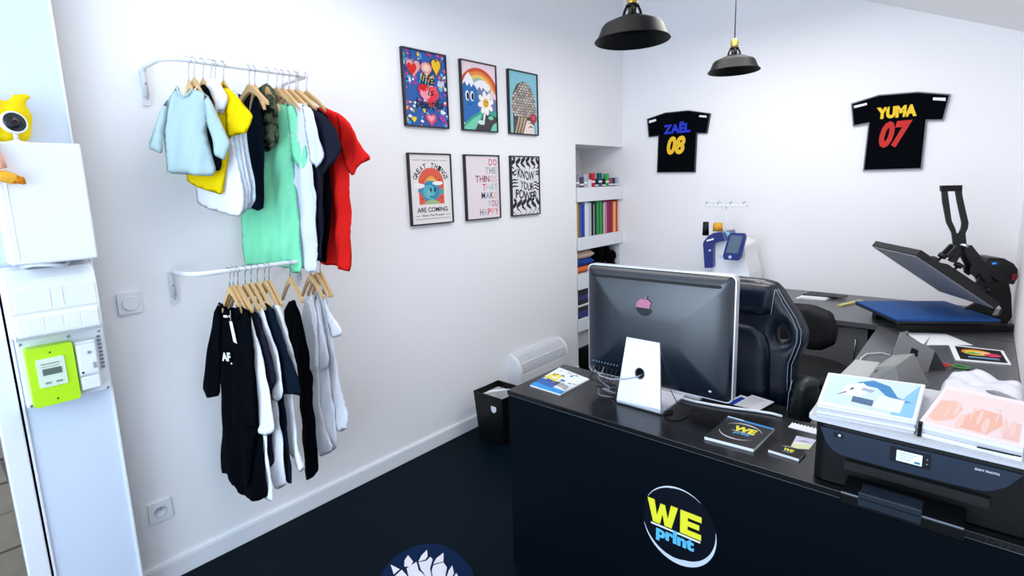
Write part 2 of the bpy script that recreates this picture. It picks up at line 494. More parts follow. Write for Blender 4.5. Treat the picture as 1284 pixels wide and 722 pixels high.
DATA={'zael':[(0.226,1.987),(0.378,2.019),(0.565,2.016),(0.735,1.975),(0.713,1.833),(0.636,1.84),(0.629,1.553),(0.317,1.563),(0.325,1.846),(0.242,1.845)],'zael_t':[(0.364,1.863),(0.572,1.938),(0.389,1.703),(0.532,1.838)],'zael_p':[(0.24,1.971),(0.301,1.98),(0.306,1.964),(0.246,1.952),(0.653,1.971),(0.706,1.962),(0.706,1.948),(0.648,1.959)],'yuma':[(1.623,1.939),(1.767,1.973),(1.957,1.966),(2.11,1.932),(2.089,1.789),(2.013,1.795),(2.01,1.517),(1.713,1.519),(1.723,1.807),(1.642,1.797)],'yuma_t':[(1.765,1.837),(1.956,1.887),(1.785,1.655),(1.924,1.813)],'yuma_p':[(1.639,1.923),(1.707,1.933),(1.71,1.92),(1.643,1.908),(2.032,1.924),(2.089,1.915),(2.09,1.897),(2.031,1.909)],'logo':[(1.582,0.504),(1.751,0.497),(1.753,0.428),(1.595,0.422),(1.596,0.417),(1.749,0.422),(1.61,0.406),(1.732,0.414),(1.614,0.37),(1.732,0.382),(1.568,0.442),(1.793,0.442),(1.636,0.572),(1.721,0.325),(1.575,0.529),(1.751,0.558),(1.594,0.356)],'front':[(2.109,0.791),(2.223,0.794),(2.329,0.793),(2.332,0.754),(2.111,0.765)],'G':{'pale':{'y':0.716,'z':1.955,'th':52,'mat':'pale','body':[(-0.037,1.872),(-0.032,1.848),(-0.021,1.835),(-0.005,1.843),(0.01,1.861),(0.039,1.851),(0.059,1.832),(0.047,1.771),(0.036,1.715),(0.045,1.636),(0.052,1.589),(0.037,1.564),(-0.108,1.579),(-0.104,1.647),(-0.103,1.719),(-0.091,1.772),(-0.072,1.825)],'sleeve':[(-0.067,1.827),(-0.094,1.791),(-0.151,1.664),(-0.105,1.642),(-0.095,1.719),(-0.079,1.772)],'sleeve_r':[(0.045,1.843),(0.066,1.822),(0.087,1.757),(0.114,1.676),(0.089,1.616),(0.055,1.636),(0.056,1.69),(0.044,1.744)]},'babyblack':{'y':0.734,'z':1.955,'th':40,'mat':'black','body':[(0.002,1.863),(0.032,1.878),(0.046,1.859),(0.057,1.811),(0.063,1.703),(0.063,1.608),(0.052,1.583),(-0.037,1.586),(-0.068,1.57),(-0.028,1.76)]},'babywhite':{'y':0.762,'z':1.955,'th':38,'mat':'whiteL','body':[(0.021,1.9),(0.047,1.899),(0.08,1.839),(0.081,1.823),(0.054,1.773),(0.042,1.792),(0.023,1.733),(-0.072,1.682),(-0.035,1.844)]},'yellow':{'y':0.788,'z':1.955,'th':38,'mat':'yellow','body':[(0.007,1.877),(0.043,1.887),(0.051,1.856),(0.051,1.761),(0.039,1.687),(0.05,1.706),(0.017,1.581),(-0.006,1.497),(-0.075,1.519),(-0.138,1.552),(-0.139,1.581),(-0.105,1.656),(-0.068,1.82)],'sleeve':[(0.04,1.888),(0.084,1.847),(0.142,1.771),(0.131,1.744),(0.108,1.712),(0.077,1.708),(0.055,1.703),(0.036,1.687),(0.046,1.816)]},'wb1':{'y':0.802,'z':1.955,'th':26,'mat':'whiteL','body':[(0.043,1.865),(0.049,1.788),(0.044,1.706),(0.053,1.622),(0.072,1.508),(0.06,1.445),(0.032,1.417),(-0.02,1.427),(-0.096,1.448),(-0.148,1.47),(-0.146,1.529),(-0.103,1.686),(-0.036,1.849)]},'wb2':{'y':0.816,'z':1.955,'th':24,'mat':'iceblue','body':[(0.04,1.866),(0.05,1.789),(0.052,1.706),(0.058,1.622),(0.071,1.508),(0.058,1.445),(0.03,1.422),(-0.024,1.432),(-0.119,1.448),(-0.16,1.478),(-0.16,1.529),(-0.108,1.687),(-0.034,1.85)]},'wb3':{'y':0.83,'z':1.955,'th':23,'mat':'whiteL','body':[(0.037,1.868),(0.054,1.79),(0.053,1.707),(0.059,1.622),(0.071,1.522),(0.059,1.464),(0.028,1.43),(-0.026,1.443),(-0.125,1.453),(-0.168,1.478),(-0.167,1.529),(-0.11,1.687),(-0.039,1.852)]},'wb4':{'y':0.846,'z':1.955,'th':22,'mat':'iceblue','body':[(0.031,1.87),(0.056,1.791),(0.055,1.707),(0.058,1.622),(0.072,1.536),(0.067,1.478),(0.032,1.441),(-0.025,1.445),(-0.132,1.464),(-0.177,1.483),(-0.177,1.529),(-0.119,1.689),(-0.046,1.854)]},'navy':{'y':0.94,'z':1.955,'th':10,'mat':'navy','body':[(-0.147,1.895),(-0.079,1.868),(-0.01,1.866),(0.032,1.77),(0.017,1.655),(-0.014,1.537),(-0.04,1.43),(-0.186,1.453),(-0.263,1.479),(-0.213,1.699),(-0.193,1.851)]},'camo':{'y':0.988,'z':1.955,'th':25,'mat':'camo','body':[(-0.074,1.893),(-0.036,1.899),(-0.003,1.912),(0.018,1.892),(0.042,1.855),(0.025,1.775),(-0.012,1.688),(-0.05,1.675),(-0.086,1.692),(-0.104,1.783),(-0.102,1.866)],'sleeve':[(-0.026,1.861),(0.022,1.869),(0.043,1.832),(0.039,1.715),(0.024,1.68),(-0.018,1.655),(-0.045,1.66),(-0.046,1.705),(-0.046,1.794)]},'mint':{'y':1.022,'z':1.955,'th':38,'mat':'mint','body':[(-0.028,1.816),(-0.003,1.838),(0.034,1.834),(0.071,1.821),(0.049,1.732),(0.037,1.641),(0.034,1.58),(0.038,1.487),(0.037,1.345),(0.033,1.203),(0.027,1.18),(0.003,1.174),(-0.016,1.178),(-0.021,1.198),(-0.064,1.202),(-0.113,1.21),(-0.177,1.208),(-0.202,1.218),(-0.207,1.319),(-0.196,1.415),(-0.165,1.54),(-0.115,1.692),(-0.069,1.811)],'sleeve':[(0.041,1.834),(0.071,1.821),(0.1,1.73),(0.112,1.624),(0.095,1.581),(0.064,1.585),(0.043,1.638),(0.043,1.732)]},'white':{'y':1.046,'z':1.955,'th':10,'mat':'lilac','body':[(-0.086,1.819),(0.032,1.846),(0.11,1.829),(0.161,1.804),(0.141,1.724),(0.13,1.615),(0.139,1.546),(0.143,1.47),(0.121,1.315),(0.098,1.18),(0.055,1.181),(0.012,1.191),(-0.076,1.243),(-0.118,1.309),(-0.066,1.631)],'sleeve':[(0.11,1.829),(0.161,1.804),(0.188,1.735),(0.213,1.629),(0.192,1.603),(0.158,1.587),(0.126,1.615),(0.123,1.725)]},'black':{'y':1.072,'z':1.955,'th':9,'mat':'charcoal','body':[(0.039,1.853),(0.128,1.809),(0.215,1.772),(0.184,1.678),(0.149,1.554),(0.138,1.407),(0.111,1.219),(0.061,1.23),(-0.011,1.259),(-0.03,1.471),(0.004,1.69)],'sleeve':[(0.146,1.807),(0.215,1.772),(0.261,1.716),(0.288,1.651),(0.228,1.602),(0.159,1.56),(0.132,1.606),(0.133,1.711)]},'black2':{'y':1.108,'z':1.955,'th':9,'mat':'black','body':[(0.048,1.847),(0.102,1.823),(0.166,1.779),(0.153,1.681),(0.146,1.554),(0.136,1.405),(0.081,1.206),(0.008,1.223),(-0.013,1.255),(-0.008,1.469),(-0.0,1.691)]},'red':{'y':1.144,'z':1.955,'th':12,'mat':'red','body':[(0.016,1.826),(0.085,1.83),(0.169,1.797),(0.232,1.746),(0.203,1.68),(0.196,1.582),(0.198,1.48),(0.186,1.37),(0.155,1.171),(0.11,1.182),(0.07,1.194),(-0.025,1.196),(-0.037,1.25),(0.005,1.533),(0.011,1.723)],'sleeve':[(0.165,1.8),(0.232,1.746),(0.275,1.681),(0.321,1.616),(0.283,1.6),(0.248,1.586),(0.228,1.56),(0.206,1.557),(0.183,1.62),(0.172,1.712)]},'AF':{'y':0.768,'z':1.222,'th':28,'mat':'black','body':[(-0.078,1.061),(-0.046,1.102),(-0.022,1.081),(-0.006,1.044),(0.017,1.036),(0.038,1.064),(0.035,1.088),(0.077,1.068),(0.075,0.948),(0.069,0.792),(0.063,0.627),(0.035,0.579),(0.001,0.426),(-0.016,0.356),(-0.067,0.354),(-0.096,0.358),(-0.125,0.396),(-0.153,0.397),(-0.121,0.583),(-0.097,0.733),(-0.093,0.879)],'sleeve':[(-0.047,1.102),(-0.078,1.061),(-0.125,0.909),(-0.172,0.765),(-0.16,0.721),(-0.097,0.733),(-0.072,0.88),(-0.046,1.037)],'sleeve_r':[(0.058,1.08),(0.083,1.065),(0.086,0.949),(0.063,0.627),(0.017,0.607),(-0.032,0.613),(-0.054,0.641),(-0.023,0.818),(0.016,0.977)]},'bl2':{'y':0.782,'z':1.222,'th':27,'mat':'black','body':[(-0.04,1.081),(0.055,1.074),(0.059,0.945),(0.053,0.787),(0.046,0.621),(0.048,0.458),(0.041,0.314),(0.0,0.289),(-0.041,0.287),(-0.092,0.305),(-0.121,0.371),(-0.092,0.712),(-0.067,0.971)]},'w3':{'y':0.798,'z':1.222,'th':15,'mat':'white','body':[(-0.058,1.052),(0.021,1.065),(0.057,1.043),(0.076,0.915),(0.068,0.724),(0.06,0.526),(0.07,0.36),(0.065,0.294),(0.033,0.289),(-0.021,0.303),(-0.083,0.359),(-0.072,0.702)],'sleeve':[(0.021,1.068),(0.062,1.05),(0.095,0.902),(0.121,0.732),(0.13,0.618),(0.1,0.59),(0.058,0.572),(0.028,0.583),(0.023,0.782),(0.013,0.94)]},'c4':{'y':0.824,'z':1.222,'th':14,'mat':'charcoal','body':[(-0.055,1.047),(0.011,1.077),(0.06,1.047),(0.082,0.909),(0.065,0.65),(0.043,0.445),(0.008,0.402),(-0.059,0.456),(-0.056,0.762)],'sleeve':[(0.011,1.077),(0.059,1.044),(0.103,0.959),(0.123,0.801),(0.087,0.738),(0.052,0.746),(0.037,0.904),(0.006,0.996)]},'w5':{'y':0.846,'z':1.222,'th':14,'mat':'white','body':[(-0.041,1.057),(0.014,1.083),(0.051,1.058),(0.077,0.935),(0.065,0.708),(0.081,0.511),(0.07,0.345),(0.029,0.317),(0.005,0.315),(-0.032,0.383),(-0.045,0.69)],'sleeve':[(0.009,1.079),(0.059,1.077),(0.094,0.962),(0.121,0.877),(0.129,0.754),(0.111,0.722),(0.082,0.701),(0.055,0.706),(0.052,0.836),(0.029,0.977)]},'n6':{'y':0.87,'z':1.222,'th':13,'mat':'navy','body':[(-0.032,1.052),(0.034,1.086),(0.084,1.056),(0.097,0.931),(0.086,0.704),(0.084,0.503),(0.089,0.36),(0.075,0.342),(0.046,0.335),(0.005,0.381),(-0.02,0.686)],'sleeve':[(0.035,1.089),(0.078,1.074),(0.134,0.936),(0.188,0.795),(0.194,0.741),(0.136,0.735),(0.08,0.722),(0.068,0.832),(0.046,0.958)]},'w7':{'y':0.898,'z':1.222,'th':12,'mat':'white','body':[(-0.004,1.049),(0.047,1.076),(0.079,1.069),(0.108,0.958),(0.098,0.697),(0.102,0.496),(0.122,0.405),(0.101,0.389),(0.073,0.393),(0.028,0.479),(-0.004,0.747)],'sleeve':[(0.047,1.076),(0.08,1.075),(0.12,0.944),(0.156,0.782),(0.118,0.773),(0.08,0.891),(0.049,0.968)]},'b8':{'y':1.0,'z':1.222,'th':10,'mat':'black','body':[(-0.064,1.01),(-0.025,1.06),(0.02,1.074),(0.04,1.027),(0.066,0.897),(0.062,0.658),(0.062,0.482),(0.058,0.341),(0.022,0.298),(-0.024,0.271),(-0.037,0.285),(-0.033,0.46),(-0.024,0.659),(-0.075,0.739)],'sleeve':[(-0.025,1.06),(0.023,1.074),(0.045,0.961),(0.064,0.812),(0.1,0.757),(0.078,0.702),(0.017,0.663),(-0.056,0.657),(-0.048,0.847)]},'w9':{'y':1.088,'z':1.222,'th':12,'mat':'white','body':[(-0.035,1.067),(0.001,1.077),(0.016,0.972),(0.007,0.832),(-0.011,0.615),(0.008,0.453),(0.042,0.405),(0.018,0.369),(-0.062,0.332),(-0.077,0.378),(-0.067,0.605),(-0.085,0.734),(-0.071,0.95)],'sleeve':[(-0.035,1.067),(-0.064,0.999),(-0.076,0.949),(-0.073,0.858),(-0.085,0.734),(-0.04,0.733),(-0.008,0.748),(0.012,0.903),(-0.004,1.039)]},'w10':{'y':1.114,'z':1.222,'th':12,'mat':'white','body':[(-0.037,1.059),(-0.009,1.082),(0.011,1.018),(0.016,0.862),(0.018,0.684),(0.035,0.504),(0.036,0.43),(0.02,0.382),(-0.04,0.338),(-0.082,0.366),(-0.068,0.596),(-0.059,0.853)],'sleeve':[(-0.009,1.082),(0.007,1.018),(0.025,0.898),(0.037,0.801),(0.021,0.753),(-0.021,0.728),(-0.06,0.773),(-0.059,0.888)]},'w11':{'y':1.132,'z':1.222,'th':8,'mat':'greywhite','body':[(-0.03,1.125),(0.01,1.115),(0.041,1.035),(0.055,0.863),(0.068,0.688),(0.091,0.537),(0.084,0.484),(0.056,0.466),(0.024,0.462),(0.0,0.528),(-0.035,0.669),(-0.065,0.846)],'sleeve':[(0.01,1.115),(0.044,1.018),(0.074,0.97),(0.118,0.923),(0.1,0.901),(0.053,0.887),(0.021,0.964),(0.007,1.049)]}},'mat':[[(0.636,1.099),(0.685,1.106),(0.69,1.074)],[(0.646,1.178),(0.691,1.168),(0.706,1.144),(0.686,1.128),(0.659,1.15)],[(0.681,1.249),(0.714,1.225),(0.721,1.208),(0.708,1.182),(0.69,1.213)],[(0.749,1.28),(0.787,1.246),(0.766,1.211),(0.751,1.24)],[(0.832,1.253),(0.87,1.227),(0.882,1.202),(0.867,1.19),(0.845,1.221)],[(0.703,1.127),(0.704,1.175),(0.749,1.15),(0.774,1.149),(0.829,1.133),(0.826,1.077),(0.764,1.093)],[(0.713,1.179),(0.731,1.205),(0.725,1.23),(0.744,1.226),(0.775,1.186),(0.814,1.161),(0.815,1.135),(0.773,1.155),(0.752,1.159)],[(0.773,1.205),(0.791,1.242),(0.824,1.232),(0.855,1.196),(0.9,1.15),(0.87,1.113),(0.817,1.163),(0.79,1.183)],[(0.882,1.218),(0.877,1.233),(0.913,1.22),(0.943,1.172),(0.919,1.153),(0.892,1.183)],[(0.702,1.07),(0.694,1.109),(0.734,1.103),(0.795,1.078),(0.785,1.044),(0.735,1.049)]],'loop':[(0.261,1.428),(0.347,1.427),(0.36,1.369),(0.398,1.242),(0.397,1.214),(0.389,1.19),(0.4,1.131),(0.343,1.128),(0.329,1.193),(0.3,1.247),(0.273,1.349)],'loop_h':[(0.289,1.403),(0.325,1.404),(0.339,1.347),(0.37,1.242),(0.369,1.217),(0.361,1.19),(0.349,1.191),(0.341,1.215),(0.321,1.254),(0.303,1.337)],'arm':[(0.368,1.123),(0.404,1.134),(0.447,1.08),(0.494,1.012),(0.509,0.955),(0.485,0.944),(0.456,0.989),(0.417,1.003),(0.42,1.029)],'link1':[(0.342,1.135),(0.357,1.123),(0.316,1.068),(0.299,1.081)],'link2':[(0.366,1.114),(0.383,1.107),(0.351,1.041),(0.331,1.053)],'link3':[(0.419,1.007),(0.456,0.989),(0.44,0.972),(0.418,0.99)],'knobs':[(0.295,1.079),(0.26,1.061),(0.372,1.03),(0.204,1.094)],'box8':[(0.493,1.07),(0.559,1.065),(0.604,1.039),(0.626,1.01),(0.631,0.971),(0.616,0.932),(0.56,0.943),(0.496,0.989),(0.474,1.029)],'side':[(0.494,1.012),(0.559,0.955),(0.613,0.932),(0.629,0.875),(0.645,0.76),(0.624,0.712),(0.515,0.702),(0.44,0.736),(0.435,0.806),(0.5,0.852),(0.463,0.921)],'side_h':[(0.576,0.832),(0.601,0.804),(0.59,0.769),(0.552,0.767)],'disp':[(0.499,1.054),(0.541,1.052),(0.536,1.031),(0.496,1.034),(0.612,0.971)],'e_head':[(0.847,1.048),(0.849,1.067),(0.883,1.11),(0.919,1.132),(0.978,1.138),(0.998,1.081),(0.935,1.066),(0.918,1.051),(0.923,0.889),(0.863,0.882)],'e_body':[(0.907,1.051),(0.92,1.062),(0.983,1.078),(1.059,1.08),(1.112,1.057),(1.126,0.968),(1.154,0.852),(1.157,0.789),(0.915,0.765)],'e_tab':[(1.039,1.142),(1.154,1.139),(1.119,0.957),(0.997,0.958)],'e_scr':[(1.053,1.125),(1.13,1.122),(1.1,1.005),(1.022,1.007)],'e_misc':[(0.972,1.305),(0.977,1.142),(0.824,1.337),(1.111,1.323),(0.833,1.201),(0.836,1.109),(0.921,1.199),(0.922,1.145),(0.988,1.142),(0.989,1.101),(0.983,0.967),(1.045,0.97),(0.881,0.902)],'panel':[(2.041,0.888),(2.045,0.865),(2.057,0.833),(2.072,0.817),(2.092,0.809),(2.209,0.808),(2.355,0.812),(2.375,0.821),(2.395,0.837),(2.416,0.87),(2.419,0.911)],'pscr':[(2.185,0.865),(2.268,0.829),(2.2,0.859),(2.25,0.834),(2.085,0.86),(2.341,0.86),(2.381,0.859)]}
# ---------------------------------------------------------------- palette
WALL = mat('wall_paint', '#F7F6F8', 0.75, spec=0.25, bump=0.05, bscale=90)
WALLB = mat('wall_paint_back', '#F7F5F7', 0.75, spec=0.25, bump=0.05, bscale=90)
CEIL = mat('ceiling_paint', '#FAFAFA', 0.85, spec=0.2)
TRIM = mat('white_trim', '#ECEEF2', 0.45)
FLOOR = mat('navy_floor', '#01101C', 0.55, spec=0.07, vary=0.35, vscale=3.0, bump=0.04, bscale=30)
DESK = mat('black_laminate', '#010A14', 0.5, spec=0.08, vary=0.3, vscale=2.0)
DESKTOP = mat('black_wood_top', '#0F0F12', 0.24, spec=0.5, bump=0.10, bscale=140)
WORKTOP = mat('dark_grey_worktop', '#58595D', 0.30, spec=0.5, bump=0.06, bscale=140)
WHITEP = mat('white_plastic', '#EEF0F4', 0.35)
WHITEM = mat('white_metal', '#E9EAEE', 0.3, spec=0.6)
STEEL = mat('steel', '#B9BCC2', 0.25, metal=1.0)
BLACKP = mat('black_plastic', '#030406', 0.42, spec=0.3)
BLACKM = mat('black_metal', '#040608', 0.45, spec=0.15)
BRASS = mat('brass', '#B89A4A', 0.3, metal=1.0)
WOOD = mat('hanger_wood', '#D9B27C', 0.5, vary=0.25, vscale=30)
PAPER = mat('paper_white', '#F1F2F6', 0.7, spec=0.2)

# ---------------------------------------------------------------- setting
RX, BY = 2.465, 4.053


def struct(name, mb, m, parent=None, bevel=0.0):
    return obj(name, mb, m, parent, bevel, kind='structure')


def roof(x):
    return 3.276 - 0.445 * x


struct('floor', MB().box(-0.42, 2.6, -1.7, BY + 0.1, -0.06, 0), FLOOR)
w = MB()
w.slab([(0.165, 0), (3.36, 0), (3.36, roof(-0.4)), (0.165, roof(-0.4))], -0.15, 0, (), wall_left_frame(0, 0, 0))
w.box(-0.42, 0, 3.36, BY, 1.785, roof(-0.4))
w.box(-0.46, -0.42, 3.3, BY + .1, 0, 1.8)
w.box(-0.42, -0.15, 3.30, 3.36, 0, 1.8)
w.box(-0.15, 0, -1.7, -1.45, 0, 3.4)
struct('wall_left', w, WALL)
struct('wall_back', MB().box(-0.46, 2.6, BY, BY + 0.1, 0, 3.5), WALLB)
struct('wall_right', MB().box(RX, RX + 0.12, -1.7, BY + 0.1, 0, 2.4), WALLB)
c = MB()
c.slab([(-0.46, roof(-0.46)), (2.6, roof(2.6)), (2.6, roof(2.6) + .12), (-0.46, roof(-0.46) + .12)], -BY - .1, 1.7, (), frame((0, 0, 0), (1, 0, 0), (0, 0, 1), (0, -1, 0)))
struct('ceiling', c, CEIL)
b = MB().box(0, 0.014, 0.40, 3.36, 0, 0.072)
b.box(0, 0.011, 0.40, 3.36, 0.072, 0.078)
struct('baseboard_left', b, TRIM, bevel=0.002)

# glazed door left of the meter column, stone paving outside
d = struct('door_1', MB().box(0.02, 0.10, 0.108, 0.160, 0, 2.35), TRIM, bevel=0.003)
struct('door_frame', MB().box(0.03, 0.09, -1.45, 0.108, 2.28, 2.35).box(0.03, 0.09, -1.45, -1.38, 0, 2.28), TRIM, d)
struct('pane', MB().box(0.055, 0.062, -1.38, 0.108, 0.0, 2.28), mat('door_glass', '#F4FAFF', 0.02, trans=1.0), d)
pv = MB()
rnd = random.Random(3)
for i in range(9):
    for j in range(7):
        x0 = -0.12 - (i + 1) * 0.42; y0 = -1.9 + j * 0.42 + (i % 2) * 0.2
        pv.box(x0 + .01, x0 + .41, y0 + .01, y0 + .41, -0.16, -0.10 + rnd.uniform(0, .012))
pave = struct('trim_1', MB().box(-4.2, -0.16, -3, 2.2, -0.2, -0.115), mat('paving_joint', '#8A8178', 0.9))
pave.name = 'floor_outside'
STONE = mat('paving_stone', '#94826E', 0.85, vary=0.5, vscale=9, bump=0.4, bscale=40)
o = obj('paving_stones', pv, STONE, pave, kind='stuff')

# ---------------------------------------------------------------- meter column
col = thing('utility_column', 'white vertical utility column against the left wall, carrying the meter', 'column', (0.05, 0.28, 0))
obj('column_body', MB().box(0.0, 0.094, 0.166, 0.399, 0, 3.2), mat('column_white', '#D9E4F6', 0.45), col, 0.002)
obj('side_rail', MB().box(0.0, 0.10, 0.166, 0.172, 0, 3.2).box(0.0, 0.10, 0.393, 0.399, 0, 3.2), TRIM, col)

bx = thing('wall_cabinet', 'plain white box cabinet on the column with toy and camera on top', 'cabinet', (0.17, 0.29, 1.315))
obj('cabinet_body', MB().box(0.10, 0.232, 0.192, 0.386, 1.315, 1.660), WHITEP, bx, 0.006)
obj('cabinet_door', MB().box(0.234, 0.25, 0.190, 0.388, 1.318, 1.664), WHITEP, bx, 0.005)
obj('corner_bead', MB().box(0.249, 0.2515, 0.205, 0.209, 1.33, 1.65), TRIM, bx, 0.001)

fb = thing('fuse_box', 'white rounded fuse box between plain cabinet and meter board', 'fuse box', (0.15, 0.28, 1.08))
prof = [(0.10, 1.086), (0.185, 1.086), (0.198, 1.10), (0.198, 1.165), (0.20, 1.17), (0.20, 1.235), (0.192, 1.27), (0.165, 1.295), (0.10, 1.305)]
FY = frame((0, 0, 0), (1, 0, 0), (0, 0, 1), (0, -1, 0))
obj('fuse_box_body', MB().slab(prof, -0.382, -0.172, (), FY), WHITEP, fb, 0.006)
obj('lower_cover', MB().box(0.196, 0.203, 0.180, 0.376, 1.098, 1.160), WHITEP, fb, 0.003)
for k in range(4):
    y = 0.200 + k * 0.044
    obj('breaker_cover', MB().box(0.202, 0.2042, y, y + 0.041, 1.104, 1.154), TRIM, fb, 0.002)
obj('upper_flap', MB().box(0.199, 0.2015, 0.180, 0.376, 1.172, 1.240), WHITEP, fb, 0.003)
for y in (0.262, 0.292):
    obj('flap_rib', MB().box(0.201, 0.203, y, y + 0.003, 1.18, 1.235), TRIM, fb, 0.001)
obj('cable', MB().tube([(0.12, 0.22, 1.30), (0.20, 0.24, 1.312), (0.215, 0.28, 1.308), (0.205, 0.31, 1.300), (0.15, 0.33, 1.306)], 0.006), TRIM, fb)

mbd = thing('meter_board', 'white backing board under the fuse box holding meter and breaker', 'board', (0.11, 0.28, 0.87))
obj('board', MB().box(0.094, 0.128, 0.176, 0.392, 0.862, 1.082), mat('board_white', '#E6EAF0', 0.5), mbd, 0.003)
for z in (0.87, 1.066):
    for y in (0.184, 0.300, 0.380):
        obj('screw', MB().cyl(0.004, 0, 0.003, 10, frame((0.128, y, z), (0, 1, 0), (0, 0, 1), (1, 0, 0))), STEEL, mbd)
strip = MB()
for k in range(9):
    strip.box(0.128, 0.131, 0.372, 0.382, 0.94 + k * 0.013, 0.948 + k * 0.013)
obj('terminal_marks', strip, mat('grey_print', '#7C8290', 0.6), mbd, kind='stuff')

mt = thing('electricity_meter', 'lime green electricity meter with a small grey display', 'meter', (0.15, 0.245, 0.87))
obj('meter_case', MB().slab(rrect(0.188, 0.302, 0.868, 1.055, 0.008), 0.128, 0.170, (), wall_left_frame(0, 0, 0)), mat('lime_plastic', '#B9EC12', 0.4), mt, 0.004)
obj('display_panel', MB().slab(rrect(0.208, 0.276, 0.928, 1.018, 0.004), 0.170, 0.173, (), wall_left_frame(0, 0, 0)), mat('panel_white', '#DDEAD8', 0.4), mt, 0.001)
obj('display', MB().slab(rrect(0.220, 0.266, 0.966, 0.986, 0.001), 0.173, 0.1745, (), wall_left_frame(0, 0, 0)), mat('lcd_grey', '#5D6B66', 0.3), mt)
q = MB()
q.box(0.1730, 0.1745, 0.218, 0.262, 1.000, 1.003)
q.box(0.1730, 0.1745, 0.218, 0.262, 0.992, 0.9935)
q.box(0.1730, 0.1745, 0.222, 0.236, 0.938, 0.944)
q.box(0.1730, 0.1745, 0.248, 0.264, 0.938, 0.944)
obj('panel_print', q, mat('grey_print2', '#8E9A94', 0.6), mt)
for z in (0.885, 1.035):
    obj('seal_screw', MB().cyl(0.0025, 0, 0.002, 8, wall_left_frame(0.170, 0.245, z)), BLACKP, mt)
cb = thing('main_breaker', 'white main breaker beside the lime meter', 'breaker', (0.14, 0.335, 0.88))
obj('breaker_case', MB().box(0.128, 0.160, 0.306, 0.362, 0.884, 1.048), WHITEP, cb, 0.004)
obj('breaker_front', MB().box(0.160, 0.172, 0.309, 0.359, 0.938, 1.040), WHITEP, cb, 0.004)
obj('breaker_lower', MB().box(0.160, 0.168, 0.309, 0.359, 0.888, 0.932), TRIM, cb, 0.004)
obj('toggle', MB().box(0.170, 0.180, 0.344, 0.352, 0.958, 0.976), mat('grey_toggle', '#9AA0AA', 0.4), cb, 0.001)
obj('test_button', MB().cyl(0.005, 0, 0.004, 12, wall_left_frame(0.172, 0.338, 1.012)), mat('grey_toggle', '#9AA0AA', 0.4), cb)
obj('indicator', MB().box(0.172, 0.1735, 0.313, 0.319, 0.945, 0.951), BLACKP, cb)

# small wall devices
th = thing('wall_thermostat', 'square white thermostat with round dial on the left wall', 'thermostat', (0.0, 0.505, 1.12))
obj('plate', MB().slab(rrect(0.467, 0.541, 1.084, 1.160, 0.005), 0, 0.010, (), wall_left_frame(0, 0, 0)), TRIM, th, 0.002)
obj('dial', MB().lathe([(0.026, 0), (0.026, 0.005), (0.0245, 0.0065), (0.0001, 0.0066)], 32, wall_left_frame(0.010, 0.505, 1.122), False), WHITEP, th)
st = thing('wall_socket', 'square white power socket low on the left wall', 'socket', (0.0, 0.50, 0.298))
obj('plate', MB().slab(rrect(0.462, 0.540, 0.258, 0.338, 0.005), 0, 0.009, (), wall_left_frame(0, 0, 0)), TRIM, st, 0.002)
obj('socket_well', MB().lathe([(0.022, 0.0), (0.022, 0.003), (0.019, 0.003), (0.018, -0.006), (0.0001, -0.006)], 28, wall_left_frame(0.0095, 0.501, 0.298)), mat('socket_shade', '#D5D9E2', 0.5), st)
for dy in (-0.009, 0.009):
    obj('pin_hole', MB().cyl(0.0028, 0, 0.0012, 10, wall_left_frame(0.0035, 0.501 + dy, 0.298)), BLACKP, st)
obj('earth_pin', MB().cyl(0.0025, 0, 0.010, 10, wall_left_frame(0.0035, 0.501, 0.309)), STEEL, st)

# security camera and toy on the cabinet
sc = thing('security_camera', 'round white indoor camera with black face on the white cabinet', 'camera', (0.20, 0.252, 1.664))
F = frame((0.20, 0.252, 1.722), (-0.30, 0.95, 0.0), (-0.12, -0.04, 0.99), (0.94, 0.30, 0.13))
obj('camera_base', MB().lathe([(0.028, 0), (0.028, 0.004), (0.010, 0.008), (0.006, 0.012)], 28, Matrix.Translation((0.195, 0.252, 1.664))), WHITEP, sc)
obj('camera_neck', MB().cyl(0.0055, 1.674, 1.705, 12, Matrix.Translation((0.195, 0.252, 0))), WHITEP, sc)
obj('camera_shell', MB().lathe([(0.0001, -0.022), (0.020, -0.020), (0.031, -0.008), (0.032, 0.004), (0.029, 0.008), (0.027, 0.006)], 36, F), WHITEP, sc)
obj('camera_face', MB().lathe([(0.0265, 0.002), (0.0265, 0.007), (0.0001, 0.008)], 36, F), mat('camera_glass', '#10141F', 0.15), sc)
obj('lens', MB().lathe([(0.006, 0.0075), (0.006, 0.010), (0.004, 0.009), (0.0001, 0.009)], 20, F), BLACKP, sc)

YEL = fab('yellow_plush', '#F5D81C', bump=0.5, bscale=300)
tb = MB()
for c_, r_ in (((0.15, 0.205, 1.735), (.045, .055, .068)), ((0.15, 0.262, 1.742), (.036, .040, .050)), ((0.15, 0.25, 1.705), (.038, .045, .042)), ((0.15, 0.275, 1.783), (.016, .020, .016)), ((0.15, 0.292, 1.803), (.009, .016, .010)), ((0.15, 0.272, 1.798), (.010, .012, .012))):
    tb.ball(c_, *r_, n=12)
toy = obj('soft_toy', tb, YEL)
tag(toy, 'yellow plush toy slumped on the white cabinet behind the camera', 'toy')
rm = toy.modifiers.new('remesh', 'REMESH'); rm.mode = 'VOXEL'; rm.voxel_size = 0.005; rm.use_smooth_shade = True
sm_ = toy.modifiers.new('smooth', 'SMOOTH'); sm_.iterations = 8
lg = MB()
lg.tube([(0.20, 0.175, 1.676), (0.262, 0.185, 1.655), (0.272, 0.197, 1.615), (0.274, 0.205, 1.590)], [0.014, 0.016, 0.013, 0.010], 12)
obj('leg', lg, fab('peach_plush', '#F2B49A', bump=0.5, bscale=300), toy, label='peach coloured leg hanging over the cabinet edge')
lf = MB()
